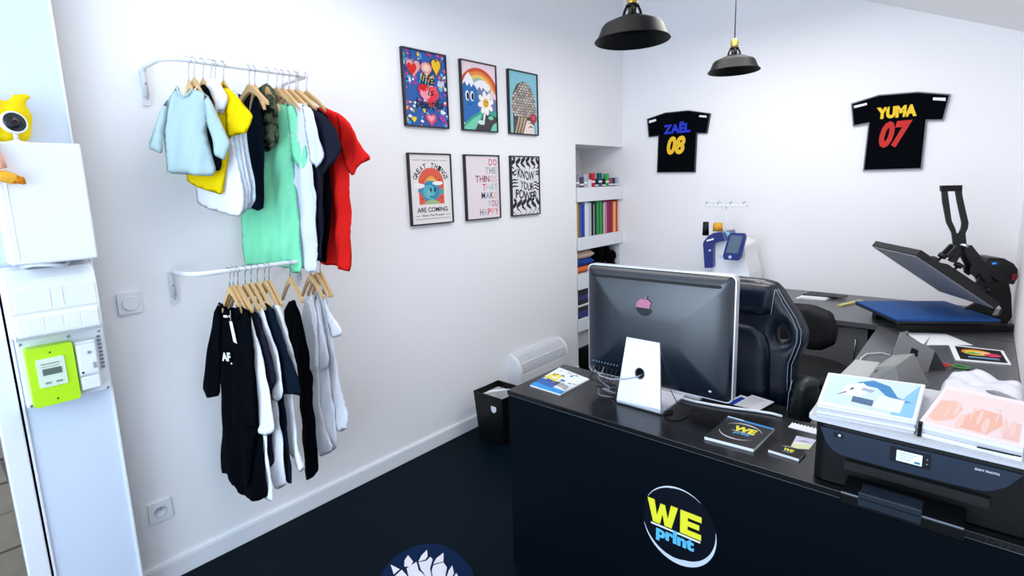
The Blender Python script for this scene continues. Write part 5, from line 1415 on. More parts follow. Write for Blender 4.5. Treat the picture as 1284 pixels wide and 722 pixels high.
printed(bc, 'card_print', q, .7331, [('#17181A', [(0, 0), (1, 0), (1, 1), (0, 1)]), ('#D9D9DE', crescent(.5, .62, .30, .34, .002, .05, .002, 60, 160))], [('WE', .34, .68, .40, .74, '#E6E04A', .05), ('print', .40, .64, .24, .38, '#4FA8DC', .02)])
q = [(1.945, 1.596), (1.989, 1.622), (1.992, 1.696), (1.940, 1.690)]
lc = thing('loyalty_card', 'white and pale yellow card behind the black business cards', 'card', (1.965, 1.65, DZ))
m = MB(); sheet(m, q, .7255, .7268); obj('card', m, PAPER, lc)
printed(lc, 'card_print', q, .7269, [('#E9E8B8', [(0, 0), (1, 0), (1, .4), (0, .4)]), ('#D9D4E8', [(0, .5), (1, .5), (1, 1), (0, 1)]), ('#3A4560', crescent(.5, .45, .4, .25, .01, .07, .01, 30, 150, 10))])
q = [(1.904, 1.738), (1.984, 1.736), (1.980, 1.782), (1.906, 1.783)]
ns = thing('notched_card', 'white card with a jagged edge by the back edge of the desk', 'card', (1.945, 1.76, DZ))
edge = [bil(q, 1 - k / 16, 1.0 - (.22 if k % 2 else 0)) for k in range(17)]
m = MB(); sheet(m, [q[0], q[1]] + edge, .7255, .7268); obj('card', m, PAPER, ns)
for k in range(3):
    x, y = 1.63 + k * .035, 1.895 + k * .018
    t = thing('loose_document', ('white leaflet nearest the computer', 'blue printed leaflet in the middle', 'white folded sheet sticking out right')[k] + ' on the pull-out shelf', 'leaflet', (x, y, .672), group='leaflets on the pull-out shelf')
    z = .6725 + k * .003
    q = [(x - .03, y - .07), (x + .05, y - .09), (x + .085, y + .10), (x + .0, y + .12)]
    m = MB(); sheet(m, q, z, z + .002)
    obj('paper', m, PAPER, t)
    printed(t, 'leaflet_print', q, z + .0021, [(('#15171B', '#2440A8', '#E2E2EA')[k], [(.0, .0), (.6, 0), (.7, .9), (.1, .9)]), ('#F0F0F2', [(.62, .1), (.9, .1), (.9, .8), (.62, .8)])])

# ---------------------------------------------------------------- printer
pr = thing('printer', 'black inkjet printer with a blue-grey control panel at the right end of the desk', 'printer', (2.24, 1.66, DZ))
PX0, PX1, PY0, PY1 = 2.028, 2.456, 1.470, 1.835
PFr = facing_frame(0, PY0, 0)
obj('printer_body', MB().slab(rrect(PX0, PX1, PY0, PY1, .03, 6), .728, .872), BLACKP, pr, .004)
pan = DATA['panel']
pan = [(x, min(z, .872)) for x, z in pan][::-1]
pan = smooth_poly([(min(x, PX1 - .004), z) for x, z in pan])
obj('control_panel', MB().slab(pan[::-1] if sum(pan[i][0] * pan[(i + 1) % len(pan)][1] - pan[(i + 1) % len(pan)][0] * pan[i][1] for i in range(len(pan))) < 0 else pan, 0, .006, (), PFr), mat('panel_blue_grey', '#1B2A3D', 0.35), pr, .002)
obj('display_bezel', MB().slab(rrect(2.189, 2.266, .829, .866, .002), .006, .0072, (), PFr), mat('bezel_dark', '#0B1018', 0.3), pr)
obj('display', MB().slab(rrect(2.202, 2.250, .834, .860, .001), .0072, .0076, (), PFr), mat('display_lit', '#BFE2F6', 0.3, emit=0.7), pr, label='lit pale blue touch display')
dd = MB()
for k in range(3):
    dd.slab([(2.207, .853 - k * .006), (2.238 - k * .004, .853 - k * .006), (2.238 - k * .004, .8545 - k * .006), (2.207, .8545 - k * .006)], .0076, .0078, (), PFr)
dd.slab([(2.236, .836), (2.247, .836), (2.247, .842), (2.236, .842)], .0076, .0078, (), PFr)
obj('display_icons', dd, mat('icon_blue', '#4A80A8', 0.4), pr)
obj('power_button', MB().slab(rrect(2.072, 2.094, .853, .866, .002), .006, .0066, (), PFr), mat('bezel_dark', '#0B1018', 0.3), pr)
obj('power_light', MB().slab(ellipse(2.085, .860, .003, .003, 12), .0066, .0072, (), PFr), mat('power_white', '#BFD9EA', 0.3, emit=0.5), pr)
m = MB(); add_text(m, 'ENVY PHOTO', 2.341, 2.381, .857, .862, .0064, .02, 0, PFr)
obj('lettering', m, PAPER, pr)
obj('menu_dots', MB().slab(ellipse(2.259, .853, .0015, .0015, 8), .0072, .0076, (), PFr).slab(ellipse(2.259, .842, .0015, .0015, 8), .0072, .0076, (), PFr), mat('mark_grey', '#9AA3B0', 0.5), pr)
obj('paper_slot', MB().box(2.10, 2.37, 1.455, 1.4705, .780, .802), mat('slot_black', '#010102', 0.6), pr)
tr_ = obj('output_tray', MB().box(2.108, 2.335, 1.372, 1.470, .732, .760), mat('tray_black', '#020306', 0.45, spec=.2), pr, .003)
obj('tray_lip', MB().box(2.145, 2.262, 1.366, 1.373, .744, .776).box(2.145, 2.262, 1.366, 1.44, .7605, .764), mat('tray_blue_grey', '#18222E', 0.35), tr_, .001)
obj('tray_edge', MB().box(2.11, 2.333, 1.3712, 1.3745, .760, .7625), mat('edge_steel', '#7C848E', 0.3), tr_)
obj('scanner_lid', MB().slab(rrect(PX0 - .002, PX1 + .001, PY0 - .002, PY1 + .002, .03, 6), .8725, .884), mat('lid_black', '#0A0C10', 0.3), pr, .003)

LY = mat('pouch_grey', '#D2D2D8', 0.4)
ps = thing('document_tray', 'flat grey-white plastic tray lying on the printer lid under the albums', 'tray', (2.23, 1.66, .884))
obj('tray_body', MB().slab(rrect(2.012, 2.44, 1.462, 1.85, .02, 5), .8845, .893), LY, ps, .002)
obj('tray_sheet', MB().slab(rrect(2.018, 2.434, 1.468, 1.845, .02, 5), .8932, .8955), mat('shade_white', '#C9CBCF', 0.5), ps, .001)
q = [(2.030, 1.468), (2.229, 1.490), (2.226, 1.780), (2.004, 1.735)]
al = thing('photo_album', 'white album showing a pale blue picture, left one on the printer', 'album', (2.12, 1.62, .896), group='albums on the printer')
for k in range(4):
    z = .8957 + k * .0078
    m = MB(); sheet(m, [(x + (.002 if k % 2 else 0), y + (.001 if k % 2 else -.001)) for x, y in q], z, z + .007)
    obj('album_page', m, PAPER if k % 2 else LY, al, .001)
r = random.Random(2)
printed(al, 'picture_print', q, .9270, [('#EEF1F6', [(0, 0), (1, 0), (1, 1), (0, 1)]), ('#CFE4F4', [(.03, .10), (.97, .06), (.97, .97), (.03, .95)]), ('#8CC4EA', [(.75, .06), (.97, .06), (.97, .95), (.86, .6)]),
        ('#3F86BC', [(.34, .80), (.50, .92), (.68, .80), (.78, .52), (.93, .42), (.84, .40), (.66, .52), (.56, .70), (.40, .74)]), ('#F3F6F8', [(.20, .40), (.40, .36), (.50, .64), (.40, .80), (.24, .66)]),
        ('#E6ECEF', [(.56, .16), (.84, .12), (.86, .46), (.60, .50)]), ('#4E6B8A', [(.34, .22), (.56, .18), (.56, .34), (.34, .38)]), ('#2F4A66', [(.28, .52), (.34, .60), (.30, .62)]), ('#2F4A66', [(.16, .34), (.27, .46), (.25, .48)]),
        ('#9FB4C4', [(.40, .58), (.52, .54), (.54, .62), (.42, .66)])])
q = [(2.234, 1.489), (2.412, 1.474), (2.436, 1.790), (2.272, 1.815)]
al2 = thing('photo_album', 'white album with a peach coloured picture under film, right one on the printer', 'album', (2.34, 1.65, .896), group='albums on the printer')
for k in range(3):
    z = .8957 + k * .0098
    m = MB(); sheet(m, [(x, y + (.002 if k % 2 else -.001)) for x, y in q], z, z + .0090)
    obj('album_page', m, PAPER if k != 1 else LY, al2, .001)
obj('clip', MB().box(2.235, 2.243, 1.483, 1.500, .8957, .9275), BLACKM, al2)
sh = [('#F2E6EA', [(0, 0), (1, 0), (1, 1), (0, 1)]), ('#EFD9D8', [(.04, .08), (.96, .06), (.96, .92), (.04, .90)]), ('#EFC0AE', [(.05, .18), (.14, .12), (.30, .24), (.34, .50), (.22, .66), (.06, .60)]),
      ('#EFB8A4', [(.38, .12), (.66, .10), (.78, .34), (.74, .56), (.52, .60), (.40, .40)]), ('#EFC4BA', [(.80, .10), (.95, .10), (.95, .46), (.86, .42)])]
for k in range(9):
    s = .2 + k * .085
    sh.append(('#F1CDC2', ellipse(s, .38 + .14 * math.sin(k * 2.3), .012 + .012 * (k % 3), .17, 12)))
printed(al2, 'picture_print', q, .9247, sh)
obj('film', MB().box(2.34, 2.41, 1.474, 1.4745, .904, .9075), BLACKP, al2)

# crumpled bag, cardboard, white box, scissors, prints
cr = MB()
r = random.Random(8)
cushion(cr, [(2.255, 1.87), (2.33, 1.86), (2.455, 1.88), (2.457, 2.10), (2.456, 2.34), (2.40, 2.37), (2.33, 2.42), (2.26, 2.33), (2.24, 2.10)], .030, Matrix.Translation((0, 0, .775)), step=.012, edge=.03,
        fold=lambda u, v: .014 * abs(math.sin(19 * u + 11 * v + 1)) + .010 * abs(math.sin(31 * v - 17 * u)) + .007 * abs(math.sin(53 * u - 24 * v)) - .012, bk_=.9)
cb_ = obj('crumpled_bag', cr, mat('crumpled_film', '#E6E6F0', 0.3, spec=0.6))
tag(cb_, 'crumpled white plastic bag on the worktop behind the printer', 'bag')
lb = MB(); lb.slab([(2.36, 2.16), (2.44, 2.09), (2.448, 2.10), (2.385, 2.175)], .818, .822)
obj('grey_print', lb, mat('bag_grey', '#8E9098', 0.6), cb_)

GREY = mat('grey_card', '#8C8C8C', 0.6)
GREYD = mat('grey_card_dark', '#3B3D42', 0.6)
ck = thing('cardboard_box', 'small grey open box, tilted, left of the folded grey display', 'box', (2.11, 2.30, .72))
vs = [(2.020, 2.25, .7185), (2.150, 2.22, .7185), (2.215, 2.42, .7185), (2.085, 2.46, .7185), (2.058, 2.285, .800), (2.118, 2.262, .822), (2.158, 2.40, .840), (2.092, 2.42, .815)]
fs = [(3, 2, 1, 0), (0, 1, 5, 4), (1, 2, 6, 5), (2, 3, 7, 6), (3, 0, 4, 7), (4, 5, 6, 7)]
obj('box_body', MB().add(vs, fs, None, False), GREY, ck, .002)
a_, b_, c_, d_ = [Vector(vs[i]) for i in (0, 1, 5, 4)]
fn = (b_ - a_).cross(d_ - a_).normalized()
fr_ = MB()
pts_ = [a_ + (b_ - a_) * .12 + (d_ - a_) * .12, b_ + (a_ - b_) * .12 + (c_ - b_) * .12, c_ + (d_ - c_) * .12 + (b_ - c_) * .15, d_ + (c_ - d_) * .12 + (a_ - d_) * .15]
fr_.add([tuple(p + fn * .0008) for p in pts_], [(0, 1, 2, 3)], None, False)
obj('front_window', fr_, GREYD, ck)
a_, b_, c_, d_ = [Vector(vs[i]) for i in (4, 5, 6, 7)]
fn = (b_ - a_).cross(d_ - a_).normalized()
pr_ = MB()
for k in range(4):
    s0 = .15 + k * .16
    pts_ = [a_ + (b_ - a_) * .25 + (d_ - a_) * s0, a_ + (b_ - a_) * .75 + (d_ - a_) * (s0 + .02), a_ + (b_ - a_) * .75 + (d_ - a_) * (s0 + .06), a_ + (b_ - a_) * .25 + (d_ - a_) * (s0 + .04)]
    pr_.add([tuple(p + fn * .0008) for p in pts_], [(0, 1, 2, 3)], None, False)
obj('top_print', pr_, mat('card_print_light', '#A9A9AE', 0.6), ck)
fd = thing('folded_display', 'folded grey cardboard display with a triangular flap on the side worktop', 'display', (2.16, 2.62, .72))
vs = [(2.055, 2.50, .7185), (2.195, 2.42, .7185), (2.262, 2.60, .7185), (2.10, 2.92, .7185), (2.104, 2.60, .868), (2.118, 2.62, .870)]
obj('left_panel', MB().add([vs[0], vs[3], vs[4], vs[5], (2.063, 2.50, .7185), (2.108, 2.92, .7185)], [(0, 2, 1), (4, 5, 3), (0, 4, 3, 2), (1, 2, 3, 5), (0, 1, 5, 4)], None, False), GREY, fd)
obj('front_panel', MB().slab([(0, 0), (.155, 0), (.185, .085), (.06, .160)], -.002, .002, [[(.085, .060), (.120, .060), (.125, .085), (.098, .098)]], frame((2.070, 2.50, .7185), (.80, .60, 0), (-.12, .15, .98), (.60, -.80, 0.1))), GREY, fd)
obj('inner_panel', MB().slab([(0, 0), (.20, 0), (.16, .07), (.05, .145)], -.002, .002, (), frame((2.075, 2.56, .7185), (.86, .50, 0), (0, 0, 1), (.50, -.86, 0))), GREYD, fd)
obj('flap', MB().slab([(0, 0), (.030, 0), (.066, .125)], -.0015, .0015, (), frame((2.128, 2.70, .7185), (.9, -.2, 0), (0, 0, 1), (-.2, -.9, 0))), mat('flap_light', '#B9BCC0', 0.5), fd)
wbx = thing('white_drive_box', 'flat light grey square box with a white cable on the worktop edge', 'box', (1.985, 2.42, .72))
m = MB(); sheet(m, [(1.945, 2.275), (2.035, 2.318), (2.042, 2.535), (1.960, 2.52)], .7185, .7445)
obj('box_body', m, mat('light_grey_plastic', '#B9BAB8', 0.45), wbx, .004)
obj('white_cable', MB().tube([(1.975, 2.52, .738), (1.968, 2.60, .730), (1.975, 2.70, .724), (2.02, 2.76, .7215), (2.06, 2.74, .7215)], .0025, 8), WHITEP, wbx)
q = [(2.041, 3.190), (2.218, 3.270), (2.321, 3.118), (2.151, 3.000)]
wp = thing('paper_sheet', 'blank white sheet on the worktop in front of the heat press', 'paper', (2.18, 3.14, .72))
m = MB(); sheet(m, q, .7187, .7205); obj('sheet', m, PAPER, wp)
q = [(2.271, 2.816), (2.443, 2.867), (2.422, 3.078), (2.239, 3.060)]
wpb = thing('printed_sheet', 'black print with a bright coloured emblem and white border on the worktop', 'print', (2.35, 2.95, .72))
m = MB(); sheet(m, q, .7187, .7235); obj('sheet', m, PAPER, wpb)
rb = [('#0E0F14', [(.10, .08), (.95, .07), (.94, .93), (.10, .93)])]
for k, h in enumerate(('#3C6FA8', '#8A9AA8')):
    rb.append((h, [(.25 + .05 * k, .22 + k * .05), (.82, .20 + k * .06), (.84, .26 + k * .06), (.27, .28 + k * .05)]))
rb += [('#D9862E', ellipse(.46, .62, .28, .20, 16)), ('#E9D04A', ellipse(.50, .58, .26, .15, 16)), ('#D83A5E', ellipse(.74, .52, .16, .12, 12)), ('#5AA84A', ellipse(.42, .55, .14, .07, 12)), ('#F2C8B0', ellipse(.56, .62, .14, .06, 12))]
printed(wpb, 'print_face', q, .7236, rb)
sc_ = thing('scissors', 'small scissors with red and green handles beside the printed sheet', 'scissors', (2.26, 2.72, .72))
for k, (cx, cy, h) in enumerate(((2.232, 2.715, '#C23A34'), (2.290, 2.722, '#4A8A4A'))):
    mm = MB(); mm.tube([(p[0], p[1], .7235) for p in ellipse(cx, cy, .026, .018, 18)], .0045, 8, closed=True)
    obj('handle', mm, mat('handle_' + str(k), h, 0.4), sc_, label=('red handle', 'green handle')[k])
obj('blade', MB().slab([(2.250, 2.708), (2.272, 2.704), (2.262, 2.66), (2.256, 2.63)], .7195, .7225), STEEL, sc_)

# things on the back worktop
t = thing('paper_pile', 'small pile of white papers on the back worktop behind the task chair', 'papers', (1.52, 3.8, .72))
for k in range(2):
    m = MB(); sheet(m, [(1.44 + k * .02, 3.74), (1.60, 3.78 + k * .02), (1.64, 3.97), (1.46, 3.95 - k * .02)], .7185 + k * .006, .7235 + k * .006); obj('sheet', m, PAPER, t)
t = thing('black_board', 'thin black board on top of the white paper pile', 'board', (1.58, 3.86, .73))
m = MB(); sheet(m, [(1.46, 3.82), (1.68, 3.84), (1.70, 3.93), (1.48, 3.96)], .7310, .736); obj('board', m, BLACKP, t)
t = thing('wooden_ruler', 'yellow wooden ruler beside the blue press plate', 'ruler', (1.74, 3.74, .72))
m = MB(); sheet(m, [(1.690, 3.66), (1.715, 3.655), (1.792, 3.86), (1.768, 3.868)], .7187, .7275); obj('ruler_body', m, mat('ruler_yellow', '#D8CE7A', 0.5), t)
m = MB()
for k in range(12):
    m.box(1.697 + k * .0062, 1.703 + k * .0062, 3.668 + k * .0162, 3.6695 + k * .0162, .7275, .7279)
obj('graduation', m, BLACKP, t, kind='stuff')
t = thing('foam_board', 'white foam board standing between task chair and worktop', 'board', (1.90, 2.35, 0), group='foam boards leaning by the side worktop')
obj('board', MB().slab([(0, 0), (.36, 0), (.36, .64), (.02, .68)], 0, .008, (), frame((1.925, 2.14, 0), (-.05, 1, 0), (0, 0, 1), (1, .05, 0))), PAPER, t)
t = thing('foam_board', 'slightly shorter white foam board leaning beside the other', 'board', (1.89, 2.30, 0), group='foam boards leaning by the side worktop')
obj('board', MB().slab([(0, 0), (.30, 0), (.30, .60), (.0, .62)], 0, .006, (), frame((1.880, 2.12, 0), (-.05, 1, 0), (.02, 0, 1), (1, .05, -.02))), PAPER, t)

# ---------------------------------------------------------------- gaming chair
LEA = mat('black_leather', '#021226', 0.34, spec=0.55, bump=0.12, bscale=160)
LEA2 = mat('dark_fabric_seat', '#05070A', 0.7)
STI = mat('white_thread', '#C9D2DC', 0.6)
ch = thing('office_chair', 'high-backed black leather chair with white stitching behind the computer', 'chair', (1.60, 2.08, 0))
CX = 1.603
CF = facing_frame(CX, 2.13, 0)
half = [(0, 1.122), (.10, 1.121), (.148, 1.112), (.172, 1.090), (.205, 1.040), (.240, .993), (.262, .945), (.262, .895), (.248, .850), (.236, .810), (.236, .755), (.240, .70), (.225, .62), (.17, .56), (0, .55)]
outl = half + [(-x, z) for x, z in half[::-1][1:-1]]
hol = [(.176, .960), (.192, .930), (.196, .898), (.166, .893), (.163, .928)]
hol2 = [(-x, z) for x, z in hol]
mb = MB(); cushion(mb, outl[::-1], .040, CF, step=.016, edge=.05, holes=[hol, hol2])
obj('backrest', mb, LEA, ch)
mb = MB(); cushion(mb, [(-.145, 1.108), (.140, 1.108), (.152, 1.085), (.142, .985), (-.142, .985), (-.152, 1.085)], .020, CF, step=.014, edge=.035, off=.040)
obj('head_pad', mb, LEA, ch)
mb = MB(); cushion(mb, [(-.155, .60), (.155, .60), (.150, .80), (.146, .86), (.125, .92), (.08, .950), (0, .960), (-.08, .950), (-.125, .92), (-.146, .86), (-.150, .80)], .024, CF, step=.014, edge=.05, off=.036)
obj('lumbar_pad', mb, LEA, ch)
for s in (1, -1):
    for d_ in (0, .012):
        line = [(.158 - d_ * .6, 1.092), (.190 - d_, 1.040), (.222 - d_, .993), (.243 - d_, .945), (.243 - d_, .900), (.231 - d_, .855), (.218 - d_, .812), (.218 - d_, .757), (.220 - d_, .71)]
        obj('stitching', MB(CF).tube([(s * x, z, .0345 - (.001 if d_ == 0 else -.003)) for x, z in line], .0008, 5), STI, ch, label='white stitching')
    obj('stitching', MB(CF).tube([(s * .152, 1.09, .050), (s * .149, 1.05, .056), (s * .143, .995, .052)], .0010, 5), STI, ch, label='white stitching')
ms_ = MB(); ms_.smooth = True
sp_ = frame((CX, 0, 0), (1, 0, 0), (0, 1, 0), (0, 0, 1))
cushion(ms_, rrect(-.25, .25, 1.835, 2.16, .07), .048, sp_ @ Matrix.Translation((0, 0, .475)), step=.02, edge=.07)
obj('seat', ms_, LEA, ch)
for s in (1, -1):
    m = MB()
    if s > 0:
        AF_ = frame((CX + .290, 2.01, 0), (.96, -.28, 0), (0, 0, 1), (-.28, -.96, 0))
    else:
        AF_ = frame((CX - .290, 2.01, 0), (.96, .28, 0), (0, 0, 1), (.28, -.96, 0))
    pl = [(-.030, .800), (.0, .812), (.030, .806), (.038, .770), (.024, .660), (.0, .605), (-.040, .60), (-.052, .66), (-.045, .74)]
    if s < 0:
        pl = [(-x, z) for x, z in pl][::-1]
    cushion(m, pl[::-1], .050, AF_, step=.012, edge=.04)
    ar = obj('armrest', m, mat('armrest_leather', '#0C1614', 0.45, bump=.1, bscale=160), ch)
    obj('arm_bracket', MB().tube([(CX + s * .285, 2.03, .63), (CX + s * .285, 2.05, .50), (CX + s * .22, 2.05, .44)], .014, 10), BLACKM, ar)
    obj('stitching', MB(AF_).tube([(s * -.036, .79, .030), (s * -.046, .74, .030), (s * -.050, .66, .028), (s * -.040, .61, .026)], .001, 5), STI, ar)
obj('gas_lift', MB(Matrix.Translation((CX, 2.02, 0))).lathe([(.026, .10), (.026, .30), (.014, .30), (.014, .43)], 20), BLACKM, ch)
for k in range(5):
    a_ = 2 * math.pi * k / 5 + .3
    dx, dy = math.cos(a_), math.sin(a_)
    lg2 = obj('base_arm', MB().tube([(CX + dx * .02, 2.02 + dy * .02, .115), (CX + dx * .28, 2.02 + dy * .28, .075)], [.022, .014], 10), BLACKM, ch)
    F_ = frame((CX + dx * .28, 2.02 + dy * .28, .028), (dx, dy, 0), (0, 0, 1), (dy, -dx, 0))
    obj('caster', MB(F_).cyl(.027, -.022, .022, 18).tube([(0, .027, 0), (0, .05, 0)], .006, 8), BLACKP, lg2)

t2 = thing('task_chair', 'plain black task chair with round seat and oval backrest by the back worktop', 'chair', (1.63, 3.10, 0))
TF = facing_frame(1.63, 2.93, 0)
mb = MB(); cushion(mb, [(-.19, .72), (-.17, .82), (-.08, .862), (.08, .868), (.165, .84), (.195, .76), (.185, .68), (.12, .635), (-.12, .635), (-.18, .66)], .035, TF, step=.02, edge=.05)
obj('backrest', mb, LEA2, t2)
mb = MB(); mb.lathe([(.0001, .455), (.20, .455), (.235, .475), (.235, .49), (.20, .508), (.0001, .512)], 36, Matrix.Translation((1.66, 3.05, 0)))
obj('seat', mb, LEA2, t2)
obj('back_support', MB().tube([(1.64, 2.955, .72), (1.64, 2.90, .60), (1.64, 2.90, .47), (1.65, 2.98, .44), (1.66, 3.04, .44)], .014, 8), BLACKM, t2)
obj('gas_lift', MB(Matrix.Translation((1.66, 3.05, 0))).lathe([(.024, .10), (.024, .30), (.014, .30), (.014, .455)], 20), BLACKM, t2)
for k in range(5):
    a_ = 2 * math.pi * k / 5 + .9
    dx, dy = math.cos(a_) * .21, math.sin(a_) * .21
    lg2 = obj('base_arm', MB().tube([(1.66 + dx * .1, 3.05 + dy * .1, .10), (1.66 + dx, 3.05 + dy, .065)], [.020, .013], 10), BLACKM, t2)
    obj('caster', MB(frame((1.66 + dx, 3.05 + dy, .026), (dx / .21, dy / .21, 0), (0, 0, 1), (dy / .21, -dx / .21, 0))).cyl(.025, -.02, .02, 16).tube([(0, .024, 0), (0, .045, 0)], .006, 8), BLACKP, lg2)

# ---------------------------------------------------------------- heat press
hp = thing('heat_press', 'open black clamshell heat press with a blue lower plate on the side worktop', 'heat press', (2.15, 3.55, .72))
e1 = (.84, .543, 0); e2v = (.543, -.84, 0)
HPF = frame((1.81, 3.465, 0), e1, (0, 0, 1), e2v)
PBK = mat('press_black', '#0A0C0E', 0.45)
obj('base_frame', MB(HPF).slab([(.06, .7185), (.60, .7185), (.60, .752), (.06, .752)], .06, .10).slab([(.06, .7185), (.60, .7185), (.60, .752), (.06, .752)], .30, .34).slab([(.12, .752), (.40, .752), (.36, .776), (.16, .776)], .14, .26), PBK, hp, .002)
obj('lower_plate', MB(HPF).slab([(0, .776), (.45, .776), (.45, .789), (0, .789)], 0, .41), PBK, hp, .002)
obj('silicone_pad', MB(HPF).slab([(-.002, .7892), (.45, .7892), (.45, .799), (-.002, .799)], -.002, .412), mat('blue_silicone', '#1B4F92', 0.6, spec=.2), hp, .002)
d_ = Vector((.815, -.579)); n_ = Vector((.579, .815)); p0 = Vector((.060, 1.110))
L_ = .445
ub = [p0, p0 + d_ * L_, p0 + d_ * L_ + n_ * .033, p0 + n_ * .033]
obj('upper_plate', MB(HPF).slab([tuple(p) for p in ub], 0, .41), PBK, hp, .003)
ue = [p0 - n_ * .0002 + d_ * .006, p0 + d_ * (L_ - .006) - n_ * .0002, p0 + d_ * (L_ - .006) - n_ * .004, p0 + d_ * .006 - n_ * .004]
obj('heating_face', MB(HPF).slab([tuple(p) for p in ue[::-1]], .006, .404), mat('heating_grey', '#A2A3A6', 0.55), hp)
obj('upper_cover', MB(HPF).slab([tuple(p0 + d_ * .12 + n_ * .0335), tuple(p0 + d_ * (L_ - .02) + n_ * .0335), tuple(p0 + d_ * (L_ - .05) + n_ * .062), tuple(p0 + d_ * .18 + n_ * .062)], .07, .34), PBK, hp, .003)
def ccw(q):
    return q if sum(q[i][0] * q[(i + 1) % len(q)][1] - q[(i + 1) % len(q)][0] * q[i][1] for i in range(len(q))) > 0 else q[::-1]
obj('handle_loop', MB(HPF).slab(ccw(DATA['loop']), .195, .205, [ccw(DATA['loop_h'])]), PBK, hp, .005)
obj('handle_grip', MB(HPF).slab(ccw([(.258, 1.431), (.350, 1.430), (.351, 1.400), (.262, 1.402)]), .190, .210), BLACKP, hp, .004)
obj('main_arm', MB(HPF).slab(ccw(DATA['arm']), .165, .180).slab(ccw(DATA['arm']), .220, .235), PBK, hp, .002)
for b0, b1 in ((.170, .182), (.218, .230)):
    obj('link', MB(HPF).slab(ccw(DATA['link1']), b0, b1), PBK, hp, .001)
    obj('link', MB(HPF).slab(ccw(DATA['link2']), b0 + .012 if b0 < .2 else b0 - .012, b1 + .012 if b0 < .2 else b1 - .012), PBK, hp, .001)
    obj('link', MB(HPF).slab(ccw(DATA['link3']), b0, b1), PBK, hp, .001)
obj('pivot_pin', MB(HPF).cyl(.010, .15, .25, 16, Matrix.Translation((.372, 1.132, 0))), STEEL, hp)
for a_, z_ in DATA['knobs'][:3]:
    F_ = frame((a_, z_ - .005, .2), (.815, -.579, 0), (0, 0, -1), (.579, .815, 0))
    obj('spring_knob', MB(HPF @ F_).lathe([(.018, -.006), (.020, 0), (.020, .012), (.015, .016), (.0001, .017)], 18).cyl(.006, -.04, -.006, 10), PBK, hp)
bx8 = obj('control_box', MB(HPF).slab(ccw(DATA['box8']), .10, .225), PBK, hp, .006)
q8 = DATA['box8']
a_, b_ = Vector(q8[0]), Vector(q8[8])
nn = Vector((a_.y - b_.y, -(a_.x - b_.x))).normalized()
if nn.x > 0:
    nn = -nn
FD = HPF @ frame((b_.x, b_.y, .10), (0, 0, 1), (a_.x - b_.x, a_.y - b_.y, 0) if False else tuple(Vector((a_.x - b_.x, a_.y - b_.y, 0)).normalized()), (nn.x, nn.y, 0))
obj('control_face', MB(HPF).slab(ccw([(x_, z_ - .004) for x_, z_ in DATA['disp'][:4]]), .225, .2265), mat('control_face_grey', '#23292C', 0.4), bx8)
obj('display', MB(HPF).slab([(.508, 1.036), (.526, 1.036), (.528, 1.045), (.510, 1.045)], .2265, .2275), mat('display_blue', '#2E7AE8', 0.3, emit=0.6), bx8)
pk = DATA['disp'][4]
obj('power_switch', MB(HPF).slab([(pk[0] - .010, pk[1] - .016), (pk[0] + .010, pk[1] - .016), (pk[0] + .010, pk[1] + .016), (pk[0] - .010, pk[1] + .016)], .225, .231), mat('switch_red', '#8A1420', 0.4), bx8, .002)
for b0, b1 in ((.185, .200),):
    obj('side_frame', MB(HPF).slab(ccw([(x_, max(z_, .7187)) for x_, z_ in DATA['side']]), b0, b1, [ccw(DATA['side_h'])]), PBK, hp, .003)
obj('cross_bar', MB(HPF).cyl(.014, .15, .22, 16, Matrix.Translation((.52, .90, 0))), PBK, hp)

# ---------------------------------------------------------------- embroidery machine
em = thing('embroidery_machine', 'white and blue embroidery machine with tilted tablet screen on the back worktop', 'machine', (1.0, 3.8, .72))
MBL = mat('machine_blue', '#0D2278', 0.3, coat=.3)
EFh, EFb, EFt = facing_frame(0, 3.68, 0), facing_frame(0, 3.72, 0), facing_frame(0, 3.64, 0)
obj('sewing_head', MB(EFh).slab(ccw(DATA['e_head']), -.24, 0.0), MBL, em, .010)
obj('machine_body', MB(EFb).slab(ccw([p if p[1] > .80 else (p[0], .7187) for p in DATA['e_body']]), -.26, 0.0), WHITEP, em, .014)
obj('free_arm', MB().box(.70, .90, 3.66, 3.80, .7187, .80).box(.86, 1.20, 3.62, 3.98, .7187, .775), WHITEP, em, .008)
tb_ = obj('tablet', MB(EFt).slab(smooth_poly(ccw(DATA['e_tab'])), -.014, .004), MBL, em, .004)
obj('tablet_screen', MB(EFt).slab(ccw(DATA['e_scr']), .004, .0055), mat('tablet_grey', '#5D7084', 0.25), tb_)
for k in (10, 11):
    x, z = DATA['e_misc'][k]
    obj('tablet_button', MB(EFt).slab(ellipse(x + .006, z + .008, .011, .011, 20), .004, .006), mat('button_pale', '#B9D2F2', 0.3), tb_)
obj('tablet_mount', MB().tube([(1.08, 3.66, 1.05), (1.07, 3.74, 1.03)], .02, 10), WHITEP, em)
obj('head_label', MB(EFh).slab([(.875, 1.070), (.925, 1.085), (.925, 1.098), (.878, 1.083)], .0102, .0112), PAPER, em)
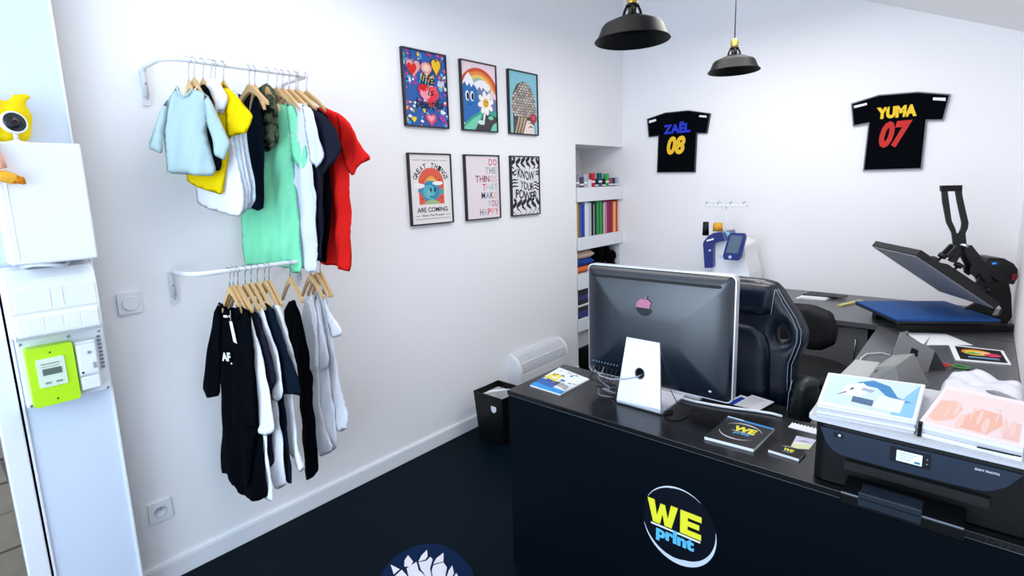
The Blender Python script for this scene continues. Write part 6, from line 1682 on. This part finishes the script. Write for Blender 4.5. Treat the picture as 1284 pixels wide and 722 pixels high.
obj('needle_clamp', MB().cyl(.012, .862, .884, 14, Matrix.Translation((.892, 3.69, 0))), mat('button_pale', '#B9D2F2', 0.3), em)
obj('needle', MB().cyl(.002, .81, .865, 8, Matrix.Translation((.892, 3.69, 0))), STEEL, em)
obj('head_screw', MB(EFh).slab(ellipse(.898, 1.01, .006, .006, 12), .0, .0115), PAPER, em)
obj('thread_pole', MB().cyl(.0045, 1.06, 1.318, 10, Matrix.Translation((.974, 3.75, 0))), WHITEM, em)
tg = obj('thread_guide', MB().box(.824, 1.112, 3.730, 3.770, 1.308, 1.323), WHITEM, em, .003)
for k in range(10):
    x = .832 + k * .028
    obj('guide_hook', MB().tube([(x, 3.75, 1.322), (x + .003, 3.75, 1.338), (x + .012, 3.75, 1.343), (x + .018, 3.75, 1.334)], .0032, 6), WHITEM if k % 3 else STEEL, tg)
obj('spool_pin', MB().cyl(.003, 1.06, 1.16, 8, Matrix.Translation((.921, 3.75, 0))), WHITEM, em)


def spool(x, z, h, rr, hx, lab):
    t = thing('thread_spool', lab, 'spool', (x, 3.75, z), group='thread spools of the embroidery machine')
    M = Matrix.Translation((x, 3.75, z))
    obj('thread', MB(M).lathe([(.0001, .004), (rr, .004), (rr * .96, h * .5), (rr * .9, h - .006), (.0001, h - .006)], 20), mat('thread_' + hx.strip('#'), hx, .6), t)
    obj('spool_end', MB(M).lathe([(.0001, 0), (rr + .001, 0), (rr + .001, .004), (.0001, .004)], 20), BLACKP, t)


spool(.921, 1.140, .062, .033, '#E3A21C', 'yellow thread spool on top of the embroidery machine')
spool(.988, 1.092, .048, .017, '#7FB9D6', 'pale blue thread spool next to the thread pole')
sb = thing('black_spool', 'tall black spool hanging left of the machine head on a thin arm', 'spool', (.834, 3.75, 1.11))
obj('thread', MB(Matrix.Translation((.836, 3.75, 1.106))).lathe([(.0001, 0), (.023, 0), (.021, .05), (.020, .095), (.0001, .096)], 20), BLACKP, sb)
obj('spool_arm', MB().tube([(.836, 3.75, 1.10), (.836, 3.75, 1.085), (.88, 3.76, 1.068)], .0035, 8), WHITEM, em)
